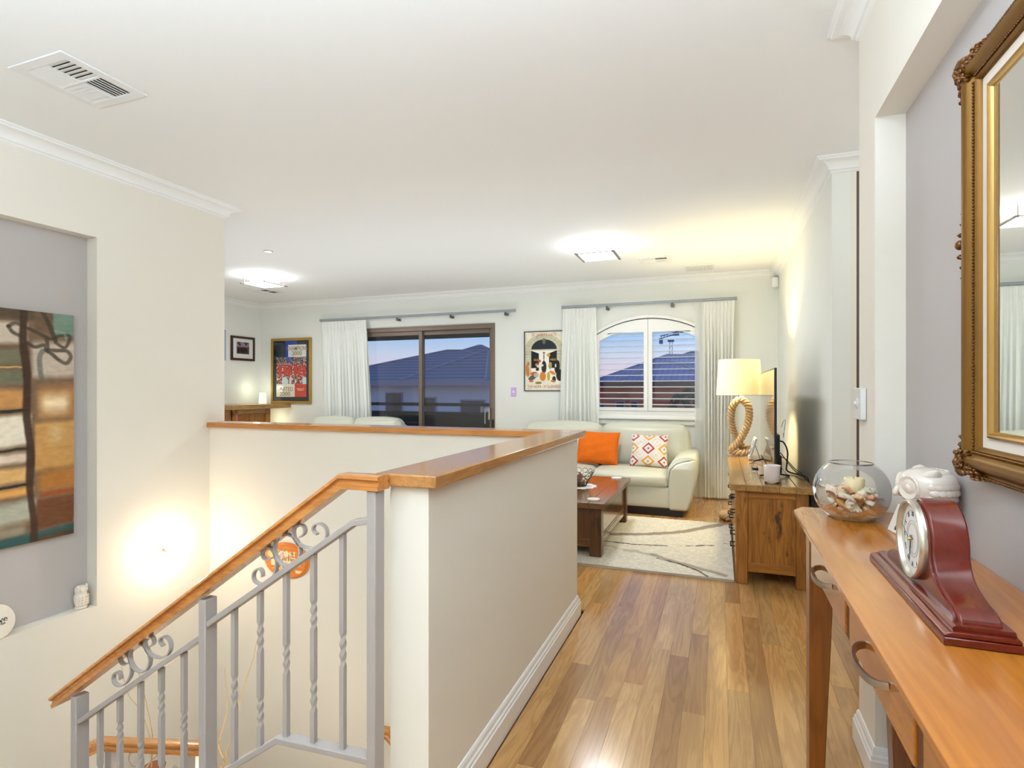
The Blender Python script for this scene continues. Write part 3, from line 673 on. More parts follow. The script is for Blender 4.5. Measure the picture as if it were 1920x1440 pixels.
# ================================================================== PAINTING NICHE
pt = thing('canvas_painting', 'large abstract canvas in browns, orange and teal hanging in the left niche', 'painting', (-3.733, 1.75, 1.13))
PX0 = XL-.09; ya, yb, za, zb = 1.22, 2.273, .472, 1.799
G().box(PX0+.001, PX0+.034, ya, yb, za, zb).build('canvas', mat('canvas_edge', (104, 82, 60), .8), pt, bevel=.002)
nx, ny = 330, 400; U, V = np.meshgrid(np.linspace(0, 1, nx), np.linspace(0, 1, ny)); Yw = ya+(yb-ya)*U; s_ = (Yw-1.915)/.379; t_ = V
C = np.ones((ny, nx, 3))*np.array((120, 96, 74)); n1 = fbm(U*14, V*16, 5); n2 = fbm(U*34, V*60, 9); n3 = fbm(U*4, V*5, 12)
wob = (n1-.5)*.045; t2 = t_+wob*.3-.012*(s_-.5)
def band(c, t0, t1, s0, s1, soft=.02, a=1.0):
    global C
    m = np.clip((t2-t0)/soft, 0, 1)*np.clip((t1-t2)/soft, 0, 1)*np.clip((s_+wob-s0)/(soft*2), 0, 1)*np.clip((s1-s_-wob)/(soft*2), 0, 1); C = blend(C, c, m*a)
band((84, 70, 54), .95, 1.1, -9, 2); band((206, 190, 172), .85, .955, -9, .33); band((120, 116, 92), .765, .845, -9, .30); band((112, 112, 90), .68, .755, -9, .30); band((206, 178, 110), .755, .765, -9, .28, .004)
band((196, 142, 84), .575, .675, -9, .34); band((236, 226, 204), .415, .565, -9, .38); band((226, 204, 184), .345, .405, -9, .38); band((222, 176, 112), .26, .345, -9, .40); band((224, 164, 90), .20, .255, -9, .40); band((176, 176, 158), .085, .20, -9, .44, .03); band((170, 168, 150), .03, .1, -9, .3, .03, .6)
band((112, 134, 120), .885, 1.1, .62, 2); band((104, 82, 62), .9, 1.1, .36, .66, .03); band((192, 176, 160), .70, .885, .34, 2, .03)
band((170, 120, 70), .50, .70, .38, 2, .05); band((240, 218, 180), .53, .665, .42, .93, .06, .95); band((196, 148, 84), .30, .525, .38, 2, .02); band((244, 226, 190), .40, .52, .5, .86, .09, .9); band((172, 112, 50), .185, .33, .4, 2, .05); band((150, 66, 22), .18, .215, .44, 2, .02)
band((108, 66, 40), .045, .185, .40, 2, .015); band((170, 180, 160), .04, .09, .93, 2, .02); band((46, 84, 84), -.1, .05, -9, 2, .015); band((84, 62, 42), -.1, .028, .42, .95, .02)
for tt, w in ((.575, .008), (.41, .006), (.255, .007)): band((52, 46, 32), tt-w, tt+w, -9, .34, .003)
barx = .24+.14*(1-t_)+.015*np.sin(t_*20); C = blend(C, (62, 42, 30), np.clip((.065-np.abs(s_-barx)+wob*.6)/.03, 0, 1)*.92)
A_ = .379/1.341
def sp_(pts, w, c=(58, 50, 38), a=.85):
    global C
    P = [(p[0]*A_, p[1]) for p in pts]; d = segd(s_*A_, t_, [(q.x, q.y) for q in cat([(p[0], p[1], 0) for p in P], 5)])+wob*.05; C = blend(C, c, np.clip((w-d)/.006, 0, 1)*a*(.75+.5*(n2-.3)))
sp_([(.50, 1.0), (.58, .955), (.64, .91), (.68, .88)], .012); sp_([(.06, .925), (.15, .94), (.3, .925), (.45, .905), (.62, .885), (.72, .90), (.88, .905), (.86, .87), (.80, .85), (.68, .87)], .010); sp_([(.06, .925), (.12, .90), (.25, .885)], .010)
sp_([(.30, .86), (.40, .845), (.52, .855), (.57, .83), (.56, .88)], .011); sp_([(.56, .835), (.70, .835), (.84, .835), (.90, .81), (.84, .78), (.74, .79), (.62, .82), (.54, .835)], .011); sp_([(.50, .83), (.46, .80), (.47, .74), (.49, .71)], .013, (88, 98, 84), .8); sp_([(.68, .92), (.8, .915), (.83, .89)], .008, (150, 176, 166), .5)
C *= (.93+.14*n2)[..., None]; C *= (.92+.16*n3)[..., None]; C += (fbm(U*40, V*160, 31)-.5)[..., None]*14
P = np.stack([np.full_like(U, PX0+.0346), Yw, za+(zb-za)*V], -1); colgrid('painted_face', vcol('canvas_paint', .55, .3, 260, .35, .001), P, C, pt)
ow = thing('owl_figurine', 'small white owl figurine at the corner of the left niche ledge', 'figurine', (-3.695, 2.312, 0))
OWM = mat('bisque_white', (236, 226, 212), .45)
g = G(); c = (-3.695, 2.312)
g.lathe([(.030, 0), (.034, .006), (.034, .012), (.028, .016), (.036, .04), (.038, .07), (.033, .088), (.030, .095), (.034, .108), (.034, .125), (.024, .137), (.006, .141)], (c[0], c[1], 0), 20).build('body', OWM, ow, smooth=60)
g = G()
for k in (-1, 1): g.ball((c[0]+.012, c[1]+k*.024, .134), .008, .008, .014); g.ball((c[0]+.028, c[1]+k*.013, .116), .008, .011, .011)
for i in range(4):
    for k in range(6): a = -1.2+k*.48; g.ball((c[0]+.035*math.cos(a), c[1]+.035*math.sin(a), .03+i*.015), .006, .008, .009, 8, 5)
g.build('feathers', OWM, ow, smooth=60, kind='stuff')
ds = thing('decorative_disc', 'round white plate with dark lettering propped on the left niche ledge', 'plate', (-3.69, 1.865, 0))
g = G(); g.v = []; seg = 40
for r_, h in ((.0, -.008), (.088, -.008), (.093, -.003), (.093, .003), (.088, .008), (.0, .008)): g.v += [(-3.66+h-.02*(r_*math.sin(2*math.pi*k/seg)/.09), 1.855+r_*math.cos(2*math.pi*k/seg), .092+r_*math.sin(2*math.pi*k/seg)) for k in range(seg)]
g.f = [(i*seg+k, i*seg+(k+1) % seg, (i+1)*seg+(k+1) % seg, (i+1)*seg+k) for i in range(5) for k in range(seg)]; g.build('plate', OWM, ds, smooth=40)
G().box(-3.715, -3.655, 1.82, 1.89, 0, .006).build('stand', OWM, ds, bevel=.002)
Mx = Matrix(((0, 0, 1, -3.6515), (1, 0, 0, 1.872), (0, 1, 0, .10), (0, 0, 0, 1)))
INKD = mat('black_ink', (22, 20, 20), .6)
text('love', .045, INKD, Mx, ds); Mx2 = Mx.copy(); Mx2.translation = (-3.648, 1.880, .078); text('life', .032, INKD, Mx2, ds)

# ================================================================== CURTAINS, RODS, PICTURES
RODM = mat('satin_steel_rod', (158, 166, 174), .4, metal=.25)
def rod(name, x0, x1, z, lab, br):
    t = thing(name, lab, 'curtain rod', ((x0+x1)/2, YF-.085, z), 'curtain rods on the far wall')
    G().tube([(x0, YF-.085, z), (x1, YF-.085, z)], .0175, 16).build('rod', RODM, t, smooth=40)
    for xe, s in ((x0, -1), (x1, 1)): G().tube([(xe-s*.004, YF-.085, z), (xe+s*.022, YF-.085, z)], .021, 16).build('finial', RODM, t, smooth=40)
    for xb in br: G().box(xb-.018, xb+.018, YF-.085, YF, z-.062, z-.030).box(xb-.012, xb+.012, YF-.092, YF-.078, z-.035, z-.012).build('bracket', mat('bracket_metal', (96, 96, 92), .4, metal=.6) if 'bracket_metal' not in MATS else MATS['bracket_metal'], t, bevel=.002)
rod('curtain_rod', -5.95, -2.68, 2.445, 'steel curtain rod over the sliding door', (-4.56, -3.66, -2.81))
rod('curtain_rod', -1.975, .17, 2.452, 'steel curtain rod over the arched window', (-1.385, -.565))
def curtain(x0, x1, bx0, bx1, npl, zt, zb, label, side=0, flat=0, seed=1):
    t = thing('curtain', label, 'curtain', ((x0+x1)/2, YF-.085, zb), 'cream pinch pleated curtains on the far wall')
    n = npl*16; zs = [zt, zt-.02, zt-.05, zt-.08, zt-.105, zt-.12, zt-.14, zt-.18, zt-.25, zt-.4]+[zt-.4-(zt-.4-zb)*k/14 for k in range(1, 15)]
    rs = np.random.RandomState(seed); ph = rs.uniform(-.5, .5, npl+2); am = rs.uniform(.7, 1.15, npl+2); g = G(); m = n+1
    for j, z in enumerate(zs):
        h = zt-z; k = min(1, max(0, (h-.02)/.8)); pinch = math.exp(-((h-.11)/.035)**2)
        for i in range(m):
            s = i/n; q = s*npl; a = am[int(q)]*(1-q % 1)+am[min(npl, int(q)+1)]*(q % 1); p_ = ph[int(q)]*(1-q % 1)+ph[min(npl, int(q)+1)]*(q % 1)
            w = q*2*math.pi+p_*k*1.5
            xt = x0+(x1-x0)*s; xb = bx0+(bx1-bx0)*s; xx = xt+(xb-xt)*min(1, h/1.4)
            amp = (.009+.020*k)*a; yy = amp*math.sin(w)+.010*k*math.sin(2.3*w+1)
            pl_ = max(0, math.cos(w))**6
            yy -= (.012*math.exp(-((h-.09)/.06)**2))*pl_; xx -= .35*(x1-x0)/npl*.4*math.sin(w*1)*pinch*.8
            xx += .004*k*math.sin(w*2+z*2)
            g.v.append((xx, YF-.088+yy, z))
    g.f = [(j*m+i, j*m+i+1, (j+1)*m+i+1, (j+1)*m+i) for j in range(len(zs)-1) for i in range(n)]
    g.build('cloth', CURT, t, smooth=80)
    return t
curtain(-5.92, -5.10, -5.90, -5.02, 13, 2.418, .02, 'cream curtain gathered at the left of the sliding door', seed=1)
curtain(-1.975, -1.53, -2.03, -1.49, 9, 2.426, .02, 'cream curtain left of the arched window, beside the poster', seed=2)
cc_ = curtain(-.21, .165, -.20, .13, 9, 2.426, .02, 'cream curtain right of the arched window, behind the rope lamp', seed=3)
g = G(); zs = [2.43, 2.3, 2.1, 1.7, 1.3, .9, .5, .02]
for z in zs:
    for i in range(13): s = i/12; g.v.append((-.295+.11*s, YF-.09+.012*math.sin(s*7+z), z))
g.f = [(j*13+i, j*13+i+1, (j+1)*13+i+1, (j+1)*13+i) for j in range(7) for i in range(12)]; g.build('leading_edge', SHEER, cc_, smooth=80, label='thin see-through leading edge')

def frame_rect(g, axis, p, x0, x1, z0, z1, w, d0, d1):
    for r_ in ((x0, x1, z1-w, z1), (x0, x1, z0, z0+w), (x0, x0+w, z0+w, z1-w), (x1-w, x1, z0+w, z1-w)):
        if axis == 'Y': g.box(r_[0], r_[1], d0, d1, r_[2], r_[3])
        else: g.box(d0, d1, r_[0], r_[1], r_[2], r_[3])
    return g
# poster right: brewery gate print
x0, x1, z0, z1 = -2.555, -1.985, 1.325, 2.15
p1 = thing('gate_poster', 'framed cream poster of animals at a stone gate, beside the left window curtain', 'poster', ((x0+x1)/2, YF-.01, z0))
frame_rect(G(), 'Y', 0, x0, x1, z0, z1, .010, YF-.022, YF-.001).build('frame', BLACK, p1)
nx, ny = 230, 330; U, V = np.meshgrid(np.linspace(0, 1, nx), np.linspace(0, 1, ny)); AS = (z1-z0)/(x1-x0); Z = V*AS
C = np.ones((ny, nx, 3))*np.array((240, 234, 214)); n1 = fbm(U*9, Z*9, 2)
ar = np.hypot(U-.5, (Z-.70*AS)*1.35); stone = ((ar < .50) & (Z > .68*AS)) | ((Z <= .72*AS) & (Z > .25*AS) & ((U < .17) | (U > .83)))
C = blend(C, (206, 200, 172), stone*1.0); C *= (.93+.14*n1)[..., None]
th = np.arctan2((Z-.70*AS)*1.35, U-.5); jo = stone & (Z > .7*AS) & ((np.abs(((th/math.pi*11) % 1)-.5) > .46) | (np.abs(ar-.41) < .004)); C = blend(C, (150, 142, 116), jo*.6)
for zz in (.66, .62): C = blend(C, (120, 112, 90), (np.abs(V-zz) < .003)*((U < .17) | (U > .83))*.9)
C = blend(C, (34, 44, 52), ((ar < .33) & (Z > .70*AS))*1.0); C = blend(C, (246, 242, 230), ((V > .3) & (V < .68) & (U > .17) & (U < .83))*1.0)
C = blend(C, (22, 28, 36), ((V > .38) & (V < .68-(U-.17)*.25) & (U > .17) & (U < .37))*1.0); C = blend(C, (22, 28, 36), ((V > .38) & (V < .68-(.83-U)*.25) & (U > .63) & (U < .83))*1.0)
C = blend(C, (120, 116, 96), (np.hypot((U-.5)/.045, (V-.84)/.055) < 1)*.8)
rs = np.random.RandomState(11)
def el(cx, cy, rx, ry, c, rot=0, a=.95):
    global C
    X = (U-cx)*math.cos(rot)+(V-cy)*AS*math.sin(rot); Yq = -(U-cx)*math.sin(rot)+(V-cy)*AS*math.cos(rot); C = blend(C, c, np.clip((1-np.hypot(X/rx, Yq/ry))*8, 0, 1)*a)
for e in ((.07, .34, .05, .17, (206, 120, 50), .1), (.09, .46, .03, .05, (190, 110, 50), 0), (.24, .29, .10, .045, (196, 92, 52), .1), (.2, .22, .12, .06, (90, 84, 80), .4), (.3, .26, .07, .06, (190, 184, 170), .2), (.17, .16, .06, .03, (206, 110, 60), 0),
          (.5, .40, .07, .16, (24, 26, 24), 0), (.5, .57, .012, .14, (40, 36, 30), 0), (.5, .64, .035, .02, (120, 84, 50), 0), (.47, .24, .085, .12, (214, 124, 44), 0), (.38, .50, .045, .04, (186, 84, 50), .3), (.31, .44, .04, .04, (214, 120, 90), 0), (.40, .42, .10, .04, (236, 226, 208), .2),
          (.66, .42, .05, .09, (176, 160, 90), 0), (.67, .46, .03, .03, (226, 150, 120), 0), (.62, .24, .04, .12, (200, 170, 60), 0), (.72, .30, .09, .04, (222, 130, 60), -.5), (.62, .60, .05, .05, (224, 150, 70), 0), (.84, .40, .07, .17, (20, 22, 26), -.1), (.9, .26, .09, .15, (26, 26, 28), 0), (.76, .19, .05, .08, (36, 36, 38), 0), (.73, .16, .06, .03, (214, 120, 60), 0),
          (.36, .13, .09, .035, (140, 136, 70), 0), (.33, .36, .05, .04, (30, 28, 30), .2), (.8, .42, .02, .05, (240, 236, 226), 0)): el(*e)
P = np.stack([x0+.008+(x1-x0-.016)*U, np.full_like(U, YF-.012), z0+.008+(z1-z0-.016)*V], -1); colgrid('print', vcol('poster_paper', .35, .3, coat=.3), P, C, p1)
RED = mat('red_ink', (196, 104, 84), .6); GOLDI = mat('gold_ink', (232, 190, 70), .5)
mx_ = (x0+x1)/2
text("ST. JAMES'S GATE", .058, RED, faceY(mx_, YF-.0135, z1-.052), p1, sx=.80); text('THE HOME OF GUINNESS', .056, RED, faceY(mx_, YF-.0135, z0+.060), p1, sx=.74)
text('GUI', .038, GOLDI, faceY(mx_-.115, YF-.0135, z0+.43), p1); text('NESS', .038, GOLDI, faceY(mx_+.13, YF-.0135, z0+.43), p1)
# framed football print
x0, x1, z0, z1 = -7.02, -6.20, 1.115, 2.19
p2 = thing('champions_print', 'gold framed red and blue football print above the bar', 'framed print', ((x0+x1)/2, YF-.02, z0))
frame_rect(G(), 'Y', 0, x0, x1, z0, z1, .042, YF-.034, YF-.001).build('frame', mat('gilt_frame', (184, 146, 66), .35, metal=.5), p2, bevel=.006)
nx, ny = 240, 320; U, V = np.meshgrid(np.linspace(0, 1, nx), np.linspace(0, 1, ny)); C = np.ones((ny, nx, 3))*np.array((30, 38, 44))
ins = (U > .09) & (U < .92) & (V > .07) & (V < .93)
C = blend(C, (34, 70, 160), ((U > .34) & (U < .66) & (V > .75))*1.0); C = blend(C, (44, 52, 58), (ins & (V > .73) & (U < .34))*1.0); C = blend(C, (222, 222, 222), (ins & (V > .73) & (U > .42))*1.0)
C = blend(C, (34, 70, 160), (ins & (V > .72) & (U > .33) & (U <= .42))*1.0)
rs = np.random.RandomState(3); q1 = rs.rand(70, 52); iu = np.clip((U*52).astype(int), 0, 51); iv = np.clip((V*70).astype(int), 0, 69); r_ = q1[iv, iu]; pic = ins & (V > .28) & (V <= .73)
pal = np.array([(190, 52, 36), (206, 60, 40), (60, 44, 46), (210, 190, 176), (120, 40, 34), (30, 34, 40), (200, 60, 44), (224, 226, 224)], float); C = np.where(pic[..., None], pal[(r_*8).astype(int)], C)
pal2 = np.array([(70, 60, 66), (150, 130, 120), (40, 50, 60), (206, 200, 190), (60, 70, 150), (180, 60, 50), (90, 80, 80), (110, 140, 90)], float); C = np.where((pic & (V > .62))[..., None], pal2[(r_*8).astype(int)], C)
C = blend(C, (70, 74, 176), (pic & (V > .62) & (U > .36) & (U < .52))*.6)
for cx in (.2, .33, .45, .62, .74, .86): C = blend(C, (206, 56, 40), (pic & (np.hypot((U-cx)/.05, (V-.50)/.10) < 1))*.8); C = blend(C, (196, 150, 120), (pic & (np.hypot((U-cx)/.02, (V-.62)/.018) < 1))*.9)
for cx, w in ((.33, .09), (.88, .07), (.48, .03)): C = blend(C, (206, 226, 228), (pic & (np.hypot((U-cx)/w, (V-.32)/.08) < 1))*.95)
C = blend(C, (40, 110, 70), (pic & (np.hypot((U-.62)/.03, (V-.39)/.03) < 1))*1.0); C = blend(C, (216, 220, 222), (pic & (np.hypot((U-.62)/.022, (V-.33)/.035) < 1))*1.0)
C = blend(C, (232, 226, 214), (ins & (V <= .28) & (U < .60))*1.0); C = blend(C, (206, 64, 50), (ins & (V <= .28) & (U >= .60))*1.0)
P = np.stack([x0+.04+(x1-x0-.08)*U, np.full_like(U, YF-.018), z0+.04+(z1-z0-.08)*V], -1); colgrid('print', vcol('glazed_print', .15, .5, coat=.6), P, C, p2, smooth=False)
DG = mat('dark_gold_ink', (150, 124, 60), .5); CRM = mat('cream_ink', (236, 220, 180), .5)
xx = lambda u: x0+.04+(x1-x0-.08)*u; zz_ = lambda v: z0+.04+(z1-z0-.08)*v
text('CHAMPIONS', .095, DG, faceY(xx(.665), YF-.0195, zz_(.865)), p2, sx=.78, bold=.001); text('2000', .095, DG, faceY(xx(.66), YF-.0195, zz_(.785)), p2, sx=1.1, bold=.001)
text('UNITED', .095, DG, faceY(xx(.34), YF-.0195, zz_(.195)), p2, sx=.95, bold=.001); text('2000', .095, DG, faceY(xx(.33), YF-.0195, zz_(.115)), p2, sx=1.15, bold=.001); text('TREAT', .06, CRM, faceY(xx(.76), YF-.0195, zz_(.19)), p2, sx=.9)
# small photo on the left wall
p3 = thing('framed_photo', 'small brown framed group photograph on the far left wall', 'framed photo', (XFL, 7.0, 1.8))
y0, y1, z0, z1 = 6.765, 7.245, 1.815, 2.205
frame_rect(G(), 'X', 0, y0, y1, z0, z1, .036, XFL+.001, XFL+.028).build('frame', mat('mahogany_frame', (70, 34, 24), .4), p3, bevel=.003)
nx, ny = 90, 80; U, V = np.meshgrid(np.linspace(0, 1, nx), np.linspace(0, 1, ny)); C = np.ones((ny, nx, 3))*np.array((226, 230, 226)); inn = (U > .2) & (U < .8) & (V > .24) & (V < .82)
q = fbm(U*12, V*12, 8); C = np.where(inn[..., None], np.stack([60+q*60, 44+q*50, 44+q*50], -1), C); C = blend(C, (150, 150, 176), (inn & (V > .6) & (q > .45))*.8)
for cx in (.3, .42, .54, .66): C = blend(C, (190, 140, 116), (np.hypot((U-cx)/.03, (V-.60)/.05) < 1)*.9); C = blend(C, (36, 28, 30), (np.hypot((U-cx)/.06, (V-.42)/.14) < 1)*.9)
P = np.stack([np.full_like(U, XFL+.014), y0+.03+(y1-y0-.06)*U, z0+.03+(z1-z0-.06)*V], -1); colgrid('photo', vcol('photo_paper', .3), P, C, p3)
p4 = thing('framed_picture', 'second small frame barely showing at the edge of the cream wall', 'framed photo', (XFL, 6.4, 1.8))
frame_rect(G(), 'X', 0, 6.15, 6.655, 1.80, 2.28, .03, XFL+.001, XFL+.028).build('frame', mat('pale_blue_frame', (150, 160, 200), .4), p4); G().box(XFL+.001, XFL+.012, 6.18, 6.625, 1.83, 2.25).build('backing', WHITE, p4)
# switches and sensor
s1 = thing('light_switch', 'lilac tinted light switch plate between glass door and poster', 'light switch', (-2.71, YF, 1.31)); PUR = mat('lilac_plate', (206, 176, 232), .35)
G().box(-2.755, -2.675, YF-.011, YF-.001, 1.25, 1.375).build('plate', PUR, s1, bevel=.004); G().box(-2.728, -2.702, YF-.016, YF-.010, 1.30, 1.33).build('rocker', WHITE, s1, bevel=.002)
s2 = thing('dimmer_switch', 'white switch plate with round dimmer on the hall wall edge beside the mirror niche', 'light switch', (XH, 2.41, 1.297)); SWM = mat('switch_plastic', (226, 226, 226), .3)
G().box(XH-.020, XH-.001, 2.358, 2.472, 1.238, 1.355).build('plate', SWM, s2, bevel=.003)
g = G(); g.lathe([(.020, 0), (.020, .003), (.016, .004)], (XH-.020, 2.415, 1.297), 24, 'X').lathe([(.008, .003), (.007, .010)], (XH-.020, 2.415, 1.297), 16, 'X'); g.build('dial', SWM, s2, smooth=40)
s3 = thing('motion_sensor', 'small white motion sensor high in the far right corner', 'sensor', (.61, 7.30, 2.6))
G().soft(.575, .648, 7.26, 7.34, 2.555, 2.675, .02, 8).build('housing', WHITE, s3, smooth=60); G().box(.60, .648, 7.33, YF, 2.66, 2.69).build('bracket', NICKEL, s3)
# ================================================================== SOFAS
def PZ(u, v, z): d = ray(u, v); t = (z-EYE)/d[2]; return (d[0]*t, d[1]*t, z)
def sofa(xl, xr, yf, label, split):
    t = thing('sofa', label, 'sofa', ((xl+xr)/2, yf, 0), 'cream leather sofas along the far wall')
    arm_o = [(-.508, .07), (-.514, .207), (-.513, .414), (-.492, .500), (-.440, .558), (-.364, .588), (-.299, .600), (-.243, .625), (-.232, .590), (-.230, .497), (-.243, .352), (-.271, .198), (-.307, .093), (-.331, .070)]
    pad_o = [(-.524, .40), (-.530, .45), (-.516, .52), (-.480, .580), (-.435, .620), (-.36, .640), (-.30, .643), (-.250, .632), (-.238, .615), (-.25, .608), (-.31, .602), (-.364, .590), (-.440, .560), (-.492, .502), (-.512, .42), (-.513, .36)]
    dx = xr+.228
    for sgn in (1, -1):
        mp = (lambda p: (p[0]+dx, p[1])) if sgn > 0 else (lambda p: (xl+xr-(p[0]+dx), p[1]))
        G().prism([mp(p) for p in arm_o], 'Y', yf, yf+.98).build('arm', LEATHER, t, bevel=.022, smooth=60)
        G().prism([mp(p) for p in pad_o], 'Y', yf+.004, yf+.98).build('arm_pad', LEATHER, t, bevel=.008, smooth=60)
    a, b = xl+.28, xr-.28
    G().soft(a-.02, b+.02, yf+.012, yf+1.0, .085, .31, .02, 10).build('base', LEATHER, t, smooth=70)
    cuts = [a]+split+[b]
    for i in range(len(cuts)-1):
        G().soft(cuts[i]+.003, cuts[i+1]-.003, yf+.0, yf+.70, .295, .450, .055, 14, puff=.022, wob=.002).build('seat_cushion', LEATHER, t, smooth=70)
    ab, bb = xl+.12, xr-.12; cb = [ab]+split+[bb]
    for i in range(len(cb)-1):
        g = G().soft(cb[i]+.003, cb[i+1]-.003, -.12, .12, -.25, .25, .085, 14, puff=.03, wob=.003)
        R_ = Matrix.Rotation(-.13, 3, 'X'); g.v = [tuple(R_ @ Vector((0, p[1], p[2]))+Vector((p[0], yf+.80, .675))) for p in g.v]
        g.build('back_cushion', LEATHER, t, smooth=70)
    G().soft(ab+.02, bb-.02, yf+.80, yf+1.04, .2, .84, .06, 8).build('back_frame', LEATHER, t, smooth=70)
    for x in (xl+.15, xr-.25):
        for y in (yf+.05, yf+.88): G().box(x, x+.11, y, y+.09, 0, .075).build('foot', BLACK, t, bevel=.003)
    G().box(xl+.16, xr-.14, yf+.03, yf+.95, .0, .085).build('undershade_block', BLACK, t)  # black block down to the floor stands in for the shade under the sofa
    return t
sofa(-2.49, -.228, 6.12, 'cream leather sofa with two cushions under the arched window', [-1.365])
sofa(-5.93, -4.15, 6.17, 'cream leather sofa before the glass door, only its back top seen over the half wall', [-5.06])
def pillow(name, label, cx, cy, cz, w, h, th, lean, m, fn=None, yaw=0, n=44, roll=0):
    t = thing(name, label, 'cushion', (cx, cy, cz-h/2)); u = np.linspace(-1, 1, n); U, V = np.meshgrid(u, u)
    prof = np.power(np.clip((1-U**2)*(1-V**2), 0, 1), .36); pin = 1-.055*(1-np.abs(V)**2)*np.abs(U)**3*1.3; pin2 = 1-.055*(1-np.abs(U)**2)*np.abs(V)**3*1.3
    X = U*w/2*pin; Z = V*h/2*pin2; Y = th*prof/2; Y = Y+.004*np.sin(U*7+V*3)*prof+.003*np.sin(V*11-U*4)*prof
    R_ = (Matrix.Rotation(yaw, 3, 'Z') @ Matrix.Rotation(lean, 3, 'X') @ Matrix.Rotation(roll, 3, 'Y')); Rn = np.array(R_)
    for s, nm in ((-1, 'front_face'), (1, 'back_face')):
        P = np.stack([X, s*Y, Z], -1) @ Rn.T+np.array((cx, cy, cz)); C = fn(U, V) if fn else np.ones((n, n, 3))*200
        colgrid(nm, m, P, C, t)
    e = [(-1+2*k/24, -1) for k in range(24)]+[(1, -1+2*k/24) for k in range(24)]+[(1-2*k/24, 1) for k in range(24)]+[(-1, 1-2*k/24) for k in range(24)]
    pts = []
    for a, b_ in e:
        p = np.array((a*w/2*(1-.0715*(1-b_*b_)*abs(a)**3), 0, b_*h/2*(1-.0715*(1-a*a)*abs(b_)**3))) @ Rn.T; pts.append((p[0]+cx, p[1]+cy, p[2]+cz))
    G().tube(pts, .004, 6, True).build('piping', ORANGE if 'orange' in label else MATS['cushion_trim'], t, smooth=60)
    return t
def orange_fn(U, V): return np.ones(U.shape+(3,))*np.array((216, 104, 22))+((fbm(U*40, V*40, 2)-.5)*16)[..., None]
def diamond_fn(U, V):
    C = np.ones(U.shape+(3,))*np.array((222, 216, 208))
    px, py = U*1.3, V*1.15
    rows = (((-1.12, .98), 0), ((0, 1.02), 1), ((1.12, .98), 0), ((-1.12, .06), 1), ((0, .05), 0), ((1.12, .04), 1), ((-1.12, -.86), 0), ((0, -.86), 1), ((1.12, -.86), 0))
    for (cx, cy), k in rows:
        d = np.abs(px-cx)/.46+np.abs(py-cy)/.42; C = blend(C, ((172, 56, 62), (222, 152, 52))[k], ((d < 1) & (d > .66))*1.0); dd = np.abs(px-cx)/.12+np.abs(py-cy)/.10
        C = blend(C, ((176, 54, 130), (150, 100, 140))[k], (dd < .75)*1.0)
    for cx in (-.56, .56):
        for cy in (.52, -.40):
            d = np.abs(px-cx)/.42+np.abs(py-cy)/.38; C = blend(C, (190, 120, 170), ((np.abs(d-.86) < .05) & (np.sin(px*60) > -.1))*.7); C = blend(C, (216, 176, 90), (np.hypot(px-cx, py-cy) < .05)*.8)
    return C
mat('cushion_trim', (226, 220, 212), .85)
OC = vcol('orange_cushion_cloth', .85, .2, 300, .3, .001); PC = vcol('printed_cushion_cloth', .85, .2, 300, .3, .001)
pillow('cushion', 'plain bright orange cushion leaning on the sofa back', -1.365, 6.60, .655, .50, .40, .15, -.35, OC, orange_fn, .05, roll=.04)
pillow('cushion', 'white cushion with red and ochre diamonds near the sofa arm', -.765, 6.585, .645, .42, .38, .14, -.38, PC, diamond_fn, -.03, 110)

# ================================================================== RUG, COFFEE TABLE
rx0, rx1, ry0, ry1 = -2.75, .092, 4.205, 5.955
rg = thing('area_rug', 'cream shag rug with grey and dark brushstroke lines', 'rug', ((rx0+rx1)/2, (ry0+ry1)/2, 0))
G().box(rx0, rx1, ry0, ry1, .001, .016).build('backing', mat('rug_edge', (186, 176, 160), .95), rg)
nx, ny = 420, 300; U, V = np.meshgrid(np.linspace(0, 1, nx), np.linspace(0, 1, ny)); X = rx0+(rx1-rx0)*U; Y = ry0+(ry1-ry0)*V
q1 = fbm(X*60, Y*60, 3, 2); q2 = fbm(X*14, Y*14, 6, 3); C = np.ones((ny, nx, 3))*np.array((232, 227, 212)); C *= (.90+.16*q1)[..., None]
def stroke(zs, w, c, a, rough=.4):
    global C
    P = [PZ(960+x/4, 760+y/4, .02) for x, y in zs]; d = segd(X, Y, [(p[0], p[1]) for p in P])+(q2-.5)*.03*rough; C = blend(C, c, np.clip((w-d)/.012, 0, 1)*a)
stroke([(740, 965), (1000, 965), (1180, 955), (1300, 945), (1500, 905), (1640, 880)], .048, (150, 138, 124), .85, 1); stroke([(690, 1015), (900, 1040), (1160, 1052)], .017, (66, 58, 50), .9)
for s in (((1250, 1050), (1265, 1052)), ((1310, 1052), (1355, 1052)), ((1380, 1054), (1420, 1048), (1510, 1050)), ((1600, 1035), (1640, 1035))): stroke(s, .014, (66, 58, 50), .8, 1.2)
stroke([(675, 1045), (760, 1060)], .014, (66, 58, 50), .9, 1); stroke([(760, 1065), (950, 1100), (1060, 1120)], .028, (186, 176, 158), .7, 3); stroke([(1060, 1120), (1150, 1150), (1280, 1185), (1400, 1220), (1600, 1275)], .034, (166, 154, 138), .8, 1.2)
stroke([(1090, 1145), (1250, 1185), (1400, 1240), (1460, 1278)], .013, (56, 48, 42), .95, .6)
for k in range(3): yy = 4.5+.5*k; d = np.abs(Y-(yy+.12*np.sin(X*2+k))); C = blend(C, (150, 138, 124), (np.clip((.03-d)/.01, 0, 1)*(X < -1.2))*.7)
Zp = .0165+.004*q1; P = np.stack([X, Y, Zp], -1); colgrid('pile', vcol('rug_pile', .95, .1, 700, .6, .004), P, C, rg)
tx0, tx1, ty0, ty1 = -1.62, -.850, 4.362, 5.758
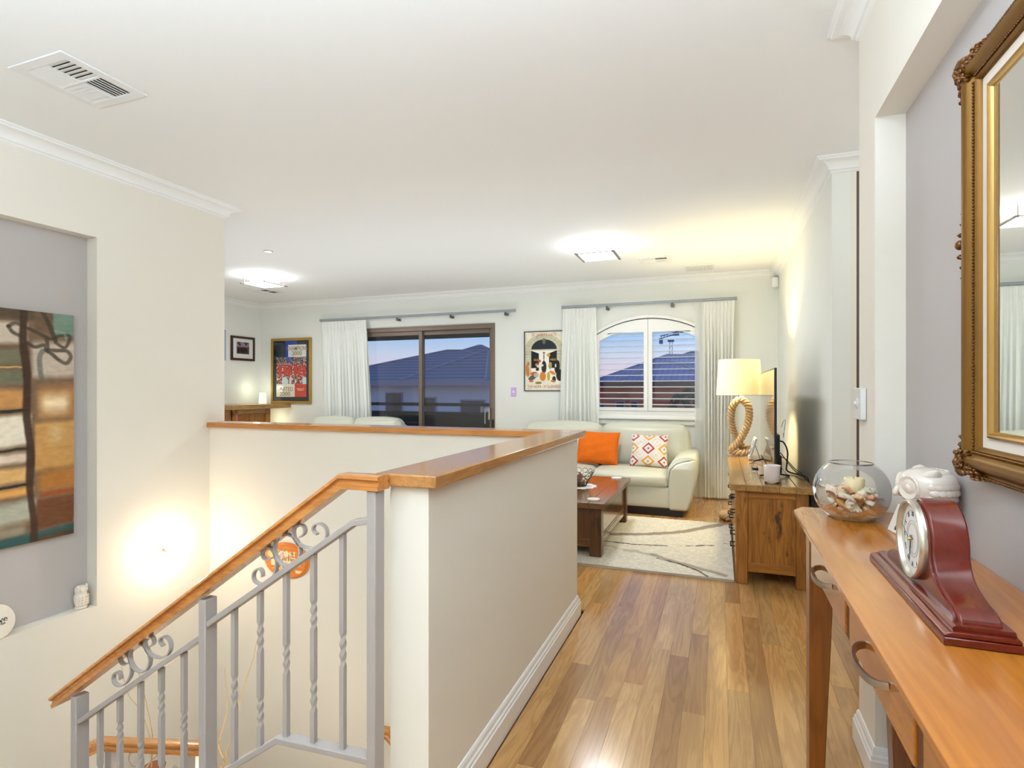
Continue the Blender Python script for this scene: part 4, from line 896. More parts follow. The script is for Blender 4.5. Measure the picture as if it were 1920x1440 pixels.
ct = thing('coffee_table', 'dark rustic timber coffee table with panelled sides on the rug', 'coffee table', ((tx0+tx1)/2, (ty0+ty1)/2, .018))
nb = 6; bw = (tx1-tx0)/nb
for i in range(nb): G().box(tx0+i*bw+.0008, tx0+(i+1)*bw-.0008, ty0, ty1, .405, .45).build('board', DARKT, ct, bevel=.003)
for xa in (tx0+.03, tx1-.125):
    for ya_ in (ty0+.03, ty1-.125): G().box(xa, xa+.095, ya_, ya_+.095, .021, .405).build('leg', DARKZ, ct, bevel=.004)
for xa in (tx0+.05, tx1-.072):
    G().box(xa, xa+.022, ty0+.125, ty1-.125, .10, .40).build('side_panel', DARKT, ct)
    G().box(xa-.008, xa+.030, ty0+.125, ty1-.125, .10, .155).build('rail', DARKT, ct, bevel=.003); G().box(xa-.006, xa+.028, ty0+.125, ty1-.125, .155, .172).build('rail', DARKT, ct, bevel=.004)
    G().box(xa-.006, xa+.028, ty0+.125, ty1-.125, .36, .404).build('rail', DARKT, ct, bevel=.003)
for ya_ in (ty0+.05, ty1-.072):
    G().box(tx0+.125, tx1-.125, ya_, ya_+.022, .10, .40).build('drawer_front' if ya_ < 5 else 'end_panel', DARKZ, ct)
    G().box(tx0+.125, tx1-.125, ya_-.008, ya_+.03, .09, .155).build('rail', DARKT, ct, bevel=.003)
PORC = mat('white_stone', (232, 230, 226), .4)
def disc(name, label, u, v, z, r, grp=None):
    p = PZ(u, v, z); o = G().lathe([(r, 0), (r, .007), (r-.002, .009)], (p[0], p[1], z+.0005), 32).build(name, PORC, loc=(p[0], p[1], z), smooth=40); return tag(o, label, 'coaster', grp)
disc('coaster', 'round white coaster at the near corner of the coffee table', 1113, 937, .45, .052, 'white coasters'); disc('coaster', 'round white coaster at the far end of the coffee table', 1156, 897, .45, .052, 'white coasters')
# doily + wire basket + balls
bp_ = (-1.235, 5.10); dz = .4505
g = G(); n = 72; g.v = [(bp_[0], bp_[1], dz+.002)]+[(bp_[0]+(.165+.010*math.cos(k*math.pi*2/6*1.0))*math.cos(2*math.pi*k/n), bp_[1]+(.165+.010*math.cos(k*math.pi/3))*math.sin(2*math.pi*k/n), dz+.0015) for k in range(n)]
g.v += [(p[0], p[1], dz) for p in g.v[1:]]; g.f = [(0, 1+k, 1+(k+1) % n) for k in range(n)]+[(1+k, 1+n+k, 1+n+(k+1) % n, 1+(k+1) % n) for k in range(n)]
tag(g.build('lace_doily', mat('lace', (236, 238, 240), .9, bs_=120, bst=.8, bd=.002), loc=(bp_[0], bp_[1], dz)), 'white scalloped lace doily under the wire basket', 'doily')
wb = thing('wire_basket', 'dark curly wire basket of dried balls on the coffee table', 'basket', (bp_[0], bp_[1], dz+.003)); WIRE = mat('dark_wire', (54, 44, 40), .5, metal=.4); g = G()
def cone(a, h): r_ = .07+.075*h/.135; return (bp_[0]+r_*math.cos(a), bp_[1]+r_*math.sin(a), dz+.006+h)
for h in (0, .05, .10): g.tube([cone(2*math.pi*k/28, h) for k in range(28)], .0024, 5, True)
for k in range(14):
    a = 2*math.pi*k/14
    for hc, rr in ((.122, .021), (.075, .019), (.027, .016)):
        pts = [cone(a+(rr/.11)*math.cos(q*math.pi/6), hc+rr*math.sin(q*math.pi/6)) for q in range(12)]; g.tube(pts, .0022, 4, True)
    g.tube([cone(a+.1, 0), cone(a+.1, .12)], .002, 4)
g.build('wire_frame', WIRE, wb, smooth=60); G().lathe([(.07, 0), (.07, .003)], (bp_[0], bp_[1], dz+.003), 24).build('base', WIRE, wb)
BALLS = [mat('wicker_'+n_, c_, .9, bs_=60, bst=1, bd=.006, vary=.25) for n_, c_ in (('pale', (222, 206, 176)), ('tan', (184, 140, 88)), ('brown', (110, 70, 44)), ('cream', (236, 226, 206)))]
rs = np.random.RandomState(5)
for k in range(13):
    a = k*2.4; rr = (.015, .05, .08)[k % 3] if k > 6 else .045; h = .04 if k < 6 else .088
    o = G().ball((bp_[0]+rr*math.cos(a), bp_[1]+rr*math.sin(a), dz+h+.006), .030, .030, .028, 12, 8).build('dried_ball', BALLS[k % 4], loc=(bp_[0]+rr*math.cos(a), bp_[1]+rr*math.sin(a), dz+h), smooth=60)
    tag(o, 'dried decorative ball heaped in the dark wire basket', 'decorative ball', 'dried balls in the wire basket')

# ================================================================== TV UNIT
ux0, ux1, uy0, uy1, uz = .104, .555, 4.20, 6.05, .694
tu = thing('tv_cabinet', 'rustic pine television cabinet against the right wall', 'cabinet', ((ux0+ux1)/2, 5.12, 0))
bw = (.585-.064)/5
for i in range(5): G().box(.064+i*bw+.0006, .064+(i+1)*bw-.0006, 4.17, 6.073, .648, uz).build('top_board', RUSTY, tu, bevel=.003)
for xa in (ux0, ux1-.075):
    for ya_ in (uy0, uy1-.09): G().box(xa, xa+.075, ya_, ya_+.09, 0, .648).build('corner_post', RUST, tu, bevel=.004)
for ya_ in (uy0+.012, uy1-.035):
    G().box(ux0+.075, ux1-.075, ya_+.010, ya_+.022, .13, .62).build('side_panel', RUST, tu)
    G().box(ux0+.075, ux1-.075, ya_, ya_+.024, .60, .648).build('rail', RUSTX, tu, bevel=.003); G().box(ux0+.075, ux1-.075, ya_, ya_+.024, .085, .148).build('rail', RUSTX, tu, bevel=.003)
    [G().box(xs_, xs_+.026, ya_+.001, ya_+.024, .148, .60).build('stile', RUST, tu, bevel=.002) for xs_ in (ux0+.076, ux1-.101)]
G().box(ux1-.03, ux1-.012, uy0+.09, uy1-.09, .1, .64).build('back_panel', RUST, tu); G().box(ux0+.02, ux1-.02, uy0+.03, uy1-.03, .085, .11).build('bottom', RUSTX, tu)
for k in range(3):
    ya_ = uy0+.095+k*.555
    for j, (z0, z1) in enumerate(((.40, .62), (.15, .375))):
        dr = G().box(ux0-.004, ux0+.018, ya_+.005, ya_+.55, z0, z1).build('drawer', RUSTY, tu, bevel=.003)
        for zz in (z0+.07, z1-.07) if j else (z1-.05, z0+.06): G().tube([(ux0-.004, ya_+.05, zz), (ux0-.032, ya_+.05, zz), (ux0-.032, ya_+.17, zz), (ux0-.004, ya_+.17, zz)], .005, 6).build('handle', BLACKM, dr, label='black iron bar handle')
    G().box(ux0, ux0+.02, ya_-.005, ya_+.005, .1, .648).build('stile', RUST, tu)
G().box(ux0+.001, ux0+.016, uy0+.09, uy1-.09, .085, .15).build('rail', RUSTY, tu)
# television
tv = thing('television', 'flat black television seen edge on, standing on the pine cabinet', 'television', (.40, 5.05, uz))
G().box(.361, .376, 4.36, 5.79, .722, 1.503).build('panel', BLACK, tv, bevel=.003)
G().box(.3595, .3612, 4.372, 5.778, .742, 1.492).build('screen', mat('glossy_screen', (5, 5, 6), .02, spec=1.0, coat=1.0), tv)
G().soft(.374, .412, 4.50, 5.65, .80, 1.02, .012, 8).soft(.374, .43, 4.56, 5.6, .725, .86, .012, 8).build('rear_housing', BLACK, tv, smooth=50)
for y in (4.62, 5.52):
    G().sweep([(.28, y-.03, uz+.008), (.368, y, uz+.030), (.485, y+.03, uz+.008)], sq(.018, .012)).build('stand_foot', BLACK, tv, bevel=.002)
    G().box(.36, .378, y-.012, y+.012, uz+.02, .74).build('stand_neck', BLACK, tv)
CAB = mat('black_cable', (18, 18, 18), .5)
t = G().tube(cat([(.42, 4.95, .93), (.47, 4.93, .93), (.50, 4.92, .86), (.495, 4.9, .77), (.49, 4.86, .715), (.53, 4.78, .703), (.56, 4.68, .71), (.58, 4.58, .705), (.595, 4.50, .66), (.605, 4.45, .5)], 8), .006, 6).build('power_cable', CAB, loc=(.42, 4.95, .9), smooth=60); tag(t, 'thick black cable hanging behind the television and over the cabinet end', 'cable', 'television cables')
t = G().tube(cat([(.42, 5.1, .84), (.47, 5.1, .82), (.51, 5.0, .76), (.55, 4.85, .71), (.585, 4.72, .703), (.60, 4.6, .70), (.61, 4.55, .64)], 8), .0035, 6).tube(cat([(.42, 5.2, .80), (.50, 5.1, .78), (.56, 5.0, .715), (.59, 4.8, .703)], 8), .003, 6).build('power_cable', CAB, loc=(.42, 5.1, .84), smooth=60); tag(t, 'thinner black cables looping low behind the television', 'cable', 'television cables')
cc = PX(1469, 804, .45); t = G().tube([(.45+.012*math.sin(q*.3), cc[1]+.17*math.cos(q*2*math.pi/28)*1.0, cc[2]+.068*math.sin(q*2*math.pi/28)) for q in range(26)], .0016, 5).build('aerial_wire', CAB, loc=tuple(cc), smooth=60); tag(t, 'thin wire loop curling out behind the television', 'cable')

# remote + wire stand
rm = tag(G().box(.245, .29, 4.93, 5.09, uz+.001, uz+.019).build('remote_control', BLACK, loc=(.265, 5.0, uz), bevel=.004), 'black remote control with pale buttons below the television', 'remote control')
g = G(); [g.box(.252+.012*i, .259+.012*i, 4.95+.02*j, 4.962+.02*j, uz+.019, uz+.0215) for i in range(3) for j in range(6)]; g.build('buttons', mat('pale_buttons', (200, 200, 200), .5), rm)
ws = tag(G().tube([(.285, 5.45, uz+.004), (.235, 5.30, uz+.004), (.245, 4.90, uz+.004), (.29, 4.86, uz+.004)], .003, 6).tube([(.285, 5.45, uz+.004), (.34, 5.25, uz+.004)], .003, 6).build('wire_stand', CHROME, loc=(.26, 5.2, uz)), 'thin bent chrome wire foot lying around the remote', 'stand')
# digital frame
fp = (.285, 5.72); pf = thing('photo_frame', 'pale tilted photo frame with easel leg reflected in the television', 'photo frame', (fp[0], fp[1], uz))
WF = mat('whitewash', (214, 214, 212), .5); a0 = .28
def tilt(g): R_ = Matrix.Rotation(a0, 3, 'Y'); g.v = [tuple(R_ @ Vector(p)+Vector((fp[0]-.03, fp[1], uz+.005))) for p in g.v]; return g
g = G(); frame_rect(g, 'X', 0, -.12, .12, 0, .205, .028, -.008, .010); tilt(g).build('frame', WF, pf, bevel=.003)
tilt(G().box(-.002, .004, -.1, .1, .02, .19)).build('print', mat('frame_print', (110, 130, 150), .4, vary=.3), pf)
G().tube([(fp[0]+.018, fp[1], uz+.15), (fp[0]+.066, fp[1]-.01, uz+.004)], .003, 6).build('easel_leg', NICKEL, pf)
tilt(G().ball((-.010, -.09, .03), .008, .012, .012).ball((-.010, .09, .06), .008, .014, .014).ball((-.010, -.1, .12), .008, .010, .012)).build('shell_trim', WF, pf, smooth=60)
# candle holder
ch = PZ(1448.5, 905, uz); ch = (ch[0]-.006, ch[1]-.02, ch[2]); cv = thing('candle_holder', 'frosted white candle glass on a clear base at the near end of the cabinet', 'candle', (ch[0], ch[1], uz))
FR = mat('frosted_wax_glass', (238, 230, 232), .35, spec=.5, coat=.3)
G().lathe([(.046, .012), (.050, .016), (.053, .11), (.057, .125), (.055, .127), (.050, .112), (.0, .106)], (ch[0], ch[1]-.005, uz), 32, cap=False).build('holder', FR, cv, smooth=50)
G().lathe([(.044, .001), (.048, .003), (.046, .012), (.0, .012)], (ch[0], ch[1]-.005, uz), 32).build('base', glassmat('clear_glass_base', (215, 222, 222), 1.6, 1.5), cv, smooth=50)

# ================================================================== ROPE LAMP
lx, ly = .175, 5.93; lm = thing('table_lamp', 'lit table lamp with twisted rope loop base and cream drum shade', 'lamp', (lx, ly, uz))
SH = bpy.data.materials.new('lamp_shade_linen'); SH.use_nodes = True; nt = SH.node_tree; N = nt.nodes; N.clear()
o = N.new('ShaderNodeOutputMaterial'); d_ = N.new('ShaderNodeBsdfDiffuse'); t_2 = N.new('ShaderNodeBsdfTranslucent'); x_ = N.new('ShaderNodeMixShader'); d_.inputs[0].default_value = L4((250, 246, 230)); t_2.inputs[0].default_value = L4((255, 250, 232)); x_.inputs[0].default_value = .38
nt.links.new(d_.outputs[0], x_.inputs[1]); nt.links.new(t_2.outputs[0], x_.inputs[2]); nt.links.new(x_.outputs[0], o.inputs[0])
G().lathe([(.212, 1.293), (.190, 1.640), (.188, 1.640), (.210, 1.293)], (lx, ly, 0), 56, cap=False).build('lamp_shade', SH, lm, smooth=60)
G().tube([(lx+.2105*math.cos(2*math.pi*k/48), ly+.2105*math.sin(2*math.pi*k/48), 1.294) for k in range(48)], .003, 5, True).tube([(lx+.189*math.cos(2*math.pi*k/48), ly+.189*math.sin(2*math.pi*k/48), 1.639) for k in range(48)], .003, 5, True).build('shade_ring', WHITE, lm)
G().tube([(lx, ly, 1.26), (lx, ly, 1.40)], .012, 10).build('bulb_socket', BLACK, lm); G().ball((lx, ly, 1.455), .028, .028, .04).build('bulb', mat('warm_bulb', (255, 230, 170), emit=(255, 214, 140), es=25), lm, smooth=60)
LAMP_LIGHT.location = (lx, ly, 1.46)
g = G()
for k in range(3): a = k*2.09; g.tube([(lx, ly, 1.39), (lx+.19*math.cos(a), ly+.19*math.sin(a), 1.60)], .002, 5)
g.build('shade_spider', CHROME, lm)
def rope(name, pts, r, parent, pitch=.095):
    P = cat(pts, 14); L = 0; tw = [0]
    for a, b_ in zip(P[:-1], P[1:]): L += (b_-a).length; tw.append(L/pitch*2*math.pi)
    pr_ = []
    for k in range(24):
        th_ = 2*math.pi*k/24; pr_.append((r*(.60+.40*abs(math.cos(1.5*th_))**.8)*math.cos(th_), r*(.60+.40*abs(math.cos(1.5*th_))**.8)*math.sin(th_)))
    g = G(); g.sweep(P, pr_, (0, 1, 0), False, tw); return g.build(name, ROPE, parent, smooth=60)
lp = lambda u, v, dy: (PY(u, v, ly)[0], ly+dy, PY(u, v, ly)[2])
rope('rope_loop', [lp(1396, 844, .03), lp(1390, 836, .03), lp(1380, 820, .03), lp(1373, 800, .02), lp(1371, 780, .0), lp(1375, 760, -.0), lp(1388, 749, 0), lp(1402, 760, 0), lp(1405, 778, 0), lp(1401, 797, -.02), lp(1393, 815, -.03), lp(1383, 830, -.04), lp(1375, 838, -.045), lp(1372, 843, -.04), lp(1376, 846, -.02)], .037, lm)
rope('rope_base', [lp(1371, 838, .06), lp(1375, 846, -.03), lp(1388, 848, -.07), lp(1402, 846, -.03), lp(1406, 842, .05), lp(1395, 842, .09)], .034, lm)

t = rope('rope_coil', [(.03, 6.34, .034), (.06, 6.22, .034), (.10, 6.17, .034), (.07, 6.13, .034), (.02, 6.20, .036), (.02, 6.33, .036), (.07, 6.40, .034)], .032, None); tag(t, 'coil of thick jute rope on the floor behind the cabinet', 'rope')

# ================================================================== BAR
br = thing('bar_counter', 'thick topped rustic timber bar counter in the far left corner', 'bar', (-6.93, 6.7, 0))
for i in range(3): G().box(-7.275+.232*i, -7.275+.232*(i+1)-.001, 6.165, 7.33, 1.049, 1.118).build('top_board', RUSTY, br, bevel=.004)
G().box(-7.26, -6.68, 6.24, 6.95, 0, 1.049).build('body', RUST, br); PURP = mat('purple_inlay', (150, 60, 120), .4)
for y in (6.24, 6.87): G().box(-6.70, -6.655, y, y+.09, 0, 1.049).build('corner_post', RUST, br, bevel=.003)
G().box(-7.2, -6.7, 6.215, 6.24, .95, 1.049).build('rail', RUSTX, br); G().box(-6.682, -6.66, 6.33, 6.87, .98, 1.049).build('rail', RUSTY, br); G().box(-6.684, -6.668, 6.345, 6.375, .3, .98).build('inlay', PURP, br)
vl = thing('lattice_lamp', 'small glowing white lattice lamp standing on the bar counter', 'lamp', (-7.045, 7.2, 1.118))
g = G(); g.lathe([(.062, 0), (.060, .01), (.045, .10), (.048, .17), (.05, .175), (.0, .175)], (-7.045, 7.2, 1.119), 24)
for k in range(10):
    for j in range(6): a = k*.628+(j % 2)*.314; r_ = .055-.012*j/6; g.ball((-7.045+r_*math.cos(a), 7.2+r_*math.sin(a), 1.135+j*.027), .010, .010, .013, 8, 5)
g.build('shade', mat('glowing_porcelain', (236, 238, 226), .5, emit=(250, 248, 226), es=.55), vl, smooth=60)
light('bar_glow', 'POINT', (-7.08, 7.1, 1.36), 1.2, (.95, 1, .75), .05); light('under_bar_glow', 'POINT', (-6.85, 7.15, .85), 2.2, (1, 1, .7), .05)

# ================================================================== CEILING FIXTURES
def ceil_light(x, y, label):
    t = thing('ceiling_light', label, 'ceiling light', (x, y, CZ), 'square glass ceiling lights of the living room'); h = .165
    G().box(x-h, x+h, y-h, y+h, 2.668, 2.676).build('diffuser', GLOW, t)
    G().box(x-.12, x+.12, y-.12, y+.12, 2.70, 2.755).build('lamp_box', mat('lit_lamp_box', (255, 255, 255), .5, emit=(246, 251, 255), es=CEIL_E*.9) if 'lit_lamp_box' not in MATS else MATS['lit_lamp_box'], t)
    G().box(x-.10, x+.10, y-.10, y+.10, 2.755, CZ).build('mounting', WHITE, t)
    light('ceiling_lamp_light', 'AREA', (x, y, 2.657), 21, (.93, .97, 1), .30, (0, 0, 0), parent=None)
    g = G()
    for s in (-1, 1): g.box(x+s*(h+.015)-.014, x+s*(h+.015)+.014, y-h-.03, y+h+.03, 2.660, 2.668)
    g.box(x-h-.03, x+h+.03, y+h, y+h+.010, 2.660, 2.668).box(x-h-.03, x+h+.03, y-h-.010, y-h, 2.660, 2.668); g.build('frame', NICKEL, t)
    for sx in (-1, 1):
        for sy in (-1, 1): G().tube([(x+sx*h, y+sy*h, 2.655), (x+sx*h, y+sy*h, CZ)], .005, 8).build('corner_rod', NICKEL, t)
ceil_light(-1.131, 5.49, 'square lit ceiling light above the coffee table'); ceil_light(-5.375, 5.52, 'square lit ceiling light near the bar, further left')
dl = thing('downlight', 'small round recessed downlight left of the room centre', 'downlight', (-4.375, 4.545, CZ))
G().lathe([(.045, 0), (.045, -.004), (.034, -.006), (.034, 0)], (-4.375, 4.545, CZ), 28, cap=False).build('trim_ring', NICKEL, dl, smooth=40); G().lathe([(.033, -.001), (.033, -.0045)], (-4.375, 4.545, CZ), 28).build('lamp', mat('downlight_lamp', (255, 255, 255), emit=(255, 252, 244), es=7), dl)
hl = thing('hall_ceiling_light', 'round hall ceiling lamp overhead, outside the picture', 'ceiling light', (-.40, .98, CZ))
G().lathe([(.12, 0), (.12, -.02), (.02, -.03), (.02, -.06)], (-.40, .98, CZ), 32).build('canopy', NICKEL, hl, smooth=40)
VENTM = mat('vent_white', (232, 232, 230), .45); VD = mat('vent_dark', (18, 17, 16), .8); VG = mat('vent_grey', (120, 114, 106), .7)
def vent(x0, x1, y0, y1, label, mode, n=6):
    t = thing('ceiling_vent', label, 'air vent', ((x0+x1)/2, (y0+y1)/2, CZ)); z0 = CZ-.009; b = .045
    mx, my = (x0+x1)/2, (y0+y1)/2
    if mode == 4: holes = [[(a, c_), (a2, c_), (a2, c2), (a, c2)] for a, a2 in ((x0+b, mx-.006), (mx+.006, x1-b)) for c_, c2 in ((y0+b, my-.006), (my+.006, y1-b))]
    else: holes = [[(x0+.02, y0+.02), (x1-.02, y0+.02), (x1-.02, y1-.02), (x0+.02, y1-.02)]]
    G().plate([(x0, y0), (x1, y0), (x1, y1), (x0, y1)], holes, 'Z', z0, CZ-.001).build('frame', VENTM, t, bevel=.002)
    G().box(x0+.01, x1-.01, y0+.01, y1-.01, CZ-.0009, CZ+.0).build('duct_shade_plate', VD if mode == 4 else VG, t)  # flat dark plate stands in for the shaded hollow above the slats
    def slats(h, along, tilt_):
        (a, c_), (a2, _), (_, c2), _ = h
        for k in range(n):
            if along == 'X':
                y = c_+(c2-c_)*(k+.5)/n; w = (c2-c_)/n*.5; dy = w*tilt_
                g = G().prism([(y-w, z0+(.0072 if tilt_ > 0 else .0008)), (y+w, z0+(.0008 if tilt_ > 0 else .0072)), (y+w, z0+(.0018 if tilt_ > 0 else .0079)), (y-w, z0+(.0079 if tilt_ > 0 else .0018))], 'X', a, a2)
            else:
                x = a+(a2-a)*(k+.5)/n; w = (a2-a)/n*.5
                g = G(); P = [(x-w, z0+(.0072 if tilt_ > 0 else .0008)), (x+w, z0+(.0008 if tilt_ > 0 else .0072)), (x+w, z0+(.0018 if tilt_ > 0 else .0079)), (x-w, z0+(.0079 if tilt_ > 0 else .0018))]; g.prism(P, 'Y', c_, c2)
            if abs(tilt_) < 1:
                for q in range(len(g.v)): pass
            g.build('slat', VENTM, t)
    if mode == 4:
        q = {(i, j): holes[i*2+j] for i in (0, 1) for j in (0, 1)}
        slats(q[(0, 0)], 'Y', -1); slats(q[(1, 1)], 'Y', 1); slats(q[(0, 1)], 'X', 1); slats(q[(1, 0)], 'X', -1)
    else:
        h = holes[0]; m_ = 16
        for k in range(m_):
            x = h[0][0]+(h[1][0]-h[0][0])*(k+.5)/m_; G().box(x-.0075, x+.0075, h[0][1], h[2][1], z0, z0+.003).build('slat', VENTM, t)
vent(-2.951, -2.593, 1.542, 1.925, 'large white four way ceiling air vent at top left', 4)
vent(-.842, -.497, 6.17, 6.47, 'small white ceiling air vent right of the square light', 4, 5)
vent(-.398, -.06, 6.745, 7.075, 'white slatted ceiling grille nearest the far right corner', 1)
vent(-6.38, -6.02, 6.21, 6.57, 'white ceiling air vent behind the left square light', 4, 5)

# ================================================================== CONSOLE TABLE
tz = .930; cy0, cy1 = .34, 2.238; fx = .287
cn = thing('console_table', 'honey pine console table with three drawers against the mirror niche', 'console table', (.42, 1.29, 0))
G().prism([(.247, .903), (.247, .916), (.274, tz), (XN-.002, tz), (XN-.002, .903)], 'Y', cy0, cy1).build('tabletop', PINE, cn, bevel=.0012)
# legs
for y in (cy0+.04, cy1-.11):
    for x, s in ((fx-.004, 1), (XN-.012, -1)):
        G().taper((x, x+s*.046, y+.006, y+.070) if s > 0 else (x-.046, x, y+.006, y+.070), (x, x+s*.082, y, y+.076) if s > 0 else (x-.082, x, y, y+.076), 0, .903).build('leg', PINEZ, cn, bevel=.003)
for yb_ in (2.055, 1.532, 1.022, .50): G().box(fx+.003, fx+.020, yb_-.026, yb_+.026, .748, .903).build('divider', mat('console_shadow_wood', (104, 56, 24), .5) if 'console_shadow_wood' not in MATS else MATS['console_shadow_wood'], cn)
for ya_, yb_ in ((1.560, 2.105), (1.046, 1.512), (.532, 1.002)):
    dr = G().box(fx-.002, fx+.018, ya_, yb_, .755, .898).build('drawer', PINE, cn, bevel=.003); m_ = (ya_+yb_)/2-.01
    if ya_ > 1.5: m_ = 1.812
    pts = [(fx-.002-.034*math.sin(math.pi*k/12)**.8, m_-.088*math.cos(math.pi*k/12), .815-.006*math.sin(math.pi*k/12)) for k in range(13)]
    G().sweep(pts, [(-.003, -.007), (.003, -.007), (.004, 0), (.003, .007), (-.003, .007), (-.004, 0)]).build('handle', NICKEL, dr, smooth=40, label='brushed metal bow handle')
G().box(XN-.03, XN-.012, cy0+.1, cy1-.1, .76, .903).build('back_rail', PINE, cn); G().box(.37, XN-.09, cy1-.06, cy1-.042, .76, .903).box(.37, XN-.09, cy0+.06, cy0+.078, .76, .903).build('side_rail', PINE, cn)

# ---- mirror
mi = thing('wall_mirror', 'large ornate gold framed mirror on the grey hall niche wall', 'mirror', (XN, 1.3, 1.64)); my0, my1, mz0, mz1 = .92, 1.668, 1.142, 2.142
def rect_sweep(name, prof, m, bev=0, sm=35):
    g = G(); n = len(prof)
    for cy, cz, sy, sz in ((my0, mz0, 1, 1), (my1, mz0, -1, 1), (my1, mz1, -1, -1), (my0, mz1, 1, -1)):
        g.v += [(XN-h, cy+sy*w, cz+sz*w) for w, h in prof]
    g.f = [(i*n+k, i*n+(k+1) % n, ((i+1) % 4)*n+(k+1) % n, ((i+1) % 4)*n+k) for i in range(4) for k in range(n)]
    return g.build(name, m, mi, smooth=sm)
rect_sweep('frame_moulding', [(0, .001), (0, .022), (.004, .028), (.010, .027), (.014, .024), (.018, .027), (.022, .036), (.028, .044), (.036, .049), (.044, .048), (.051, .042), (.056, .034), (.060, .030), (.066, .033), (.070, .030), (.074, .022), (.074, .001)], GOLD)
rect_sweep('liner', [(.0735, .001), (.0735, .020), (.098, .015), (.098, .001)], LINEN, sm=20)
rect_sweep('gold_slip', [(.0975, .001), (.0975, .021), (.102, .023), (.107, .020), (.111, .013), (.114, .012), (.114, .001)], GOLDL)
G().box(XN-.0125, XN-.003, my0+.11, my1-.11, mz0+.11, mz1-.11).build('mirror_glass', MIRR, mi)
g = G()
for w, h, r_, pt_ in ((.0605, .034, .0032, .0078), (.007, .030, .0036, .0095)):
    ys, ye, zs_, ze = my0+w, my1-w, mz0+w, mz1-w
    for k in range(int((ye-ys)/pt_)): g.ball((XN-h, ys+k*pt_, zs_), r_, r_, r_, 6, 4).ball((XN-h, ys+k*pt_, ze), r_, r_, r_, 6, 4)
    for k in range(int((ze-zs_)/pt_)): g.ball((XN-h, ye, zs_+k*pt_), r_, r_, r_, 6, 4)
g.build('beading', GOLDD, mi, smooth=60, kind='stuff')
rs = np.random.RandomState(21)
def leafy(g, cy, cz, ay, az, n, s, h0=.046):
    # a run of acanthus lobes starting at (cy,cz) along (ay,az)
    for k in range(n):
        t = k/n; w = s*(1-.75*t); px_, pz_ = cy+ay*t, cz+az*t
        ang = math.atan2(az, ay)
        for q in (-1, 1):
            R_ = Matrix.Rotation(ang+q*.7, 3, 'X') ; off = w*.55
            g.ball((XN-h0+.012*t-.002*(k % 2), px_-q*math.sin(ang)*off*.8, pz_+q*math.cos(ang)*off*.8), .006+.005*(1-t), w*.75, w*.34, 8, 6, R_)
        g.ball((XN-h0-.004+.012*t, px_, pz_), .006, w*.42, w*.42, 8, 6)
for cy, cz, sy, sz in ((my1, mz0, -1, 1), (my1, mz1, -1, -1), (my0, mz0, 1, 1), (my0, mz1, 1, -1)):
    g = G(); ccy, ccz = cy+sy*.022, cz+sz*.022
    g.ball((XN-.046, ccy, ccz), .012, .020, .020, 12, 8); leafy(g, ccy, ccz, sy*.085, 0, 5, .024); leafy(g, ccy, ccz, 0, sz*.085, 5, .024); leafy(g, ccy, ccz, -sy*.020, -sz*.020, 2, .014, .036); leafy(g, ccy+sy*.005, ccz+sz*.005, sy*.045, sz*.045, 3, .016, .052)
    leafy(g, cy+sy*.006, ccz+sz*.05, 0, sz*.10, 5, .011, .034); leafy(g, ccy+sy*.05, cz+sz*.006, sy*.08, 0, 4, .011, .034)
    for k in range(8): g.ball((XN-.050-rs.rand()*.006, ccy+sy*rs.uniform(-.012, .04), ccz+sz*rs.uniform(-.012, .04)), .005, .006, .006, 8, 6)
    g.build('corner_ornament', GOLDD, mi, smooth=50)
for (cy, cz, dy, dz_) in ((my1-.002, 1.70, 0, .13), ((my0+my1)/2, mz0+.020, .07, 0), ((my0+my1)/2, mz1-.020, .07, 0)):
    g = G(); g.ball((XN-.044, cy-(.010 if dy == 0 else 0), cz), .010, .012, .012); leafy(g, cy, cz, dy, dz_, 5, .012, .036); leafy(g, cy, cz, -dy, -dz_, 5, .012, .036)
    if dy: g.ball((XN-.052, cy, cz+.0), .010, .010, .010)
    g.build('side_ornament', GOLDD, mi, smooth=50)

# ---- mantel clock
yc = 1.352; ck = thing('mantel_clock', 'glossy mahogany mantel clock with round silver dial on the console', 'clock', (.39, yc, tz))
h0 = .245
G().box(.344, .450, yc-h0, yc+h0, tz+.001, tz+.014).build('base', MAHOG, ck, bevel=.002)
G().prism([(.345, tz+.0145), (.345, tz+.017), (.350, tz+.021), (.357, tz+.0225), (.446, tz+.0225), (.449, tz+.018), (.449, tz+.0145)], 'Y', yc-h0+.003, yc+h0-.003).build('base_moulding', MAHOG, ck, bevel=.0015, smooth=40)
G().prism([(.360, .953), (.360, .957), (.365, .960), (.444, .960), (.446, .953)], 'Y', yc-h0+.014, yc+h0-.014).build('base_moulding', MAHOG, ck)
half = []
zc0 = 1.048; R0 = .084
for k in range(13): a = math.pi/2-(math.pi/2+.12)*k/12; half.append((R0*math.cos(a), zc0+R0*math.sin(a)-.002))
half += [(.089, 1.022), (.098, 1.008), (.114, .996), (.138, .987), (.162, .981), (.185, .977), (.200, .972), (.210, .965), (.213, .958), (.213, .9535)]
half = [(p[0], p[1]) for p in half]
outl = [(yc-p[0], p[1]) for p in half[::-1]]+[(yc+p[0], p[1]) for p in half[1:]]
G().prism(outl, 'X', .376, .436).build('case', MAHOG, ck, bevel=.005, smooth=30)
inn = [(yc+(p[0]-yc)*.95, .957+(p[1]-.957)*.955) for p in outl]; G().prism(inn, 'X', .371, .377).build('front_panel', MAHOG, ck, bevel=.0015, smooth=30)
dx_, dzc = .371, 1.046
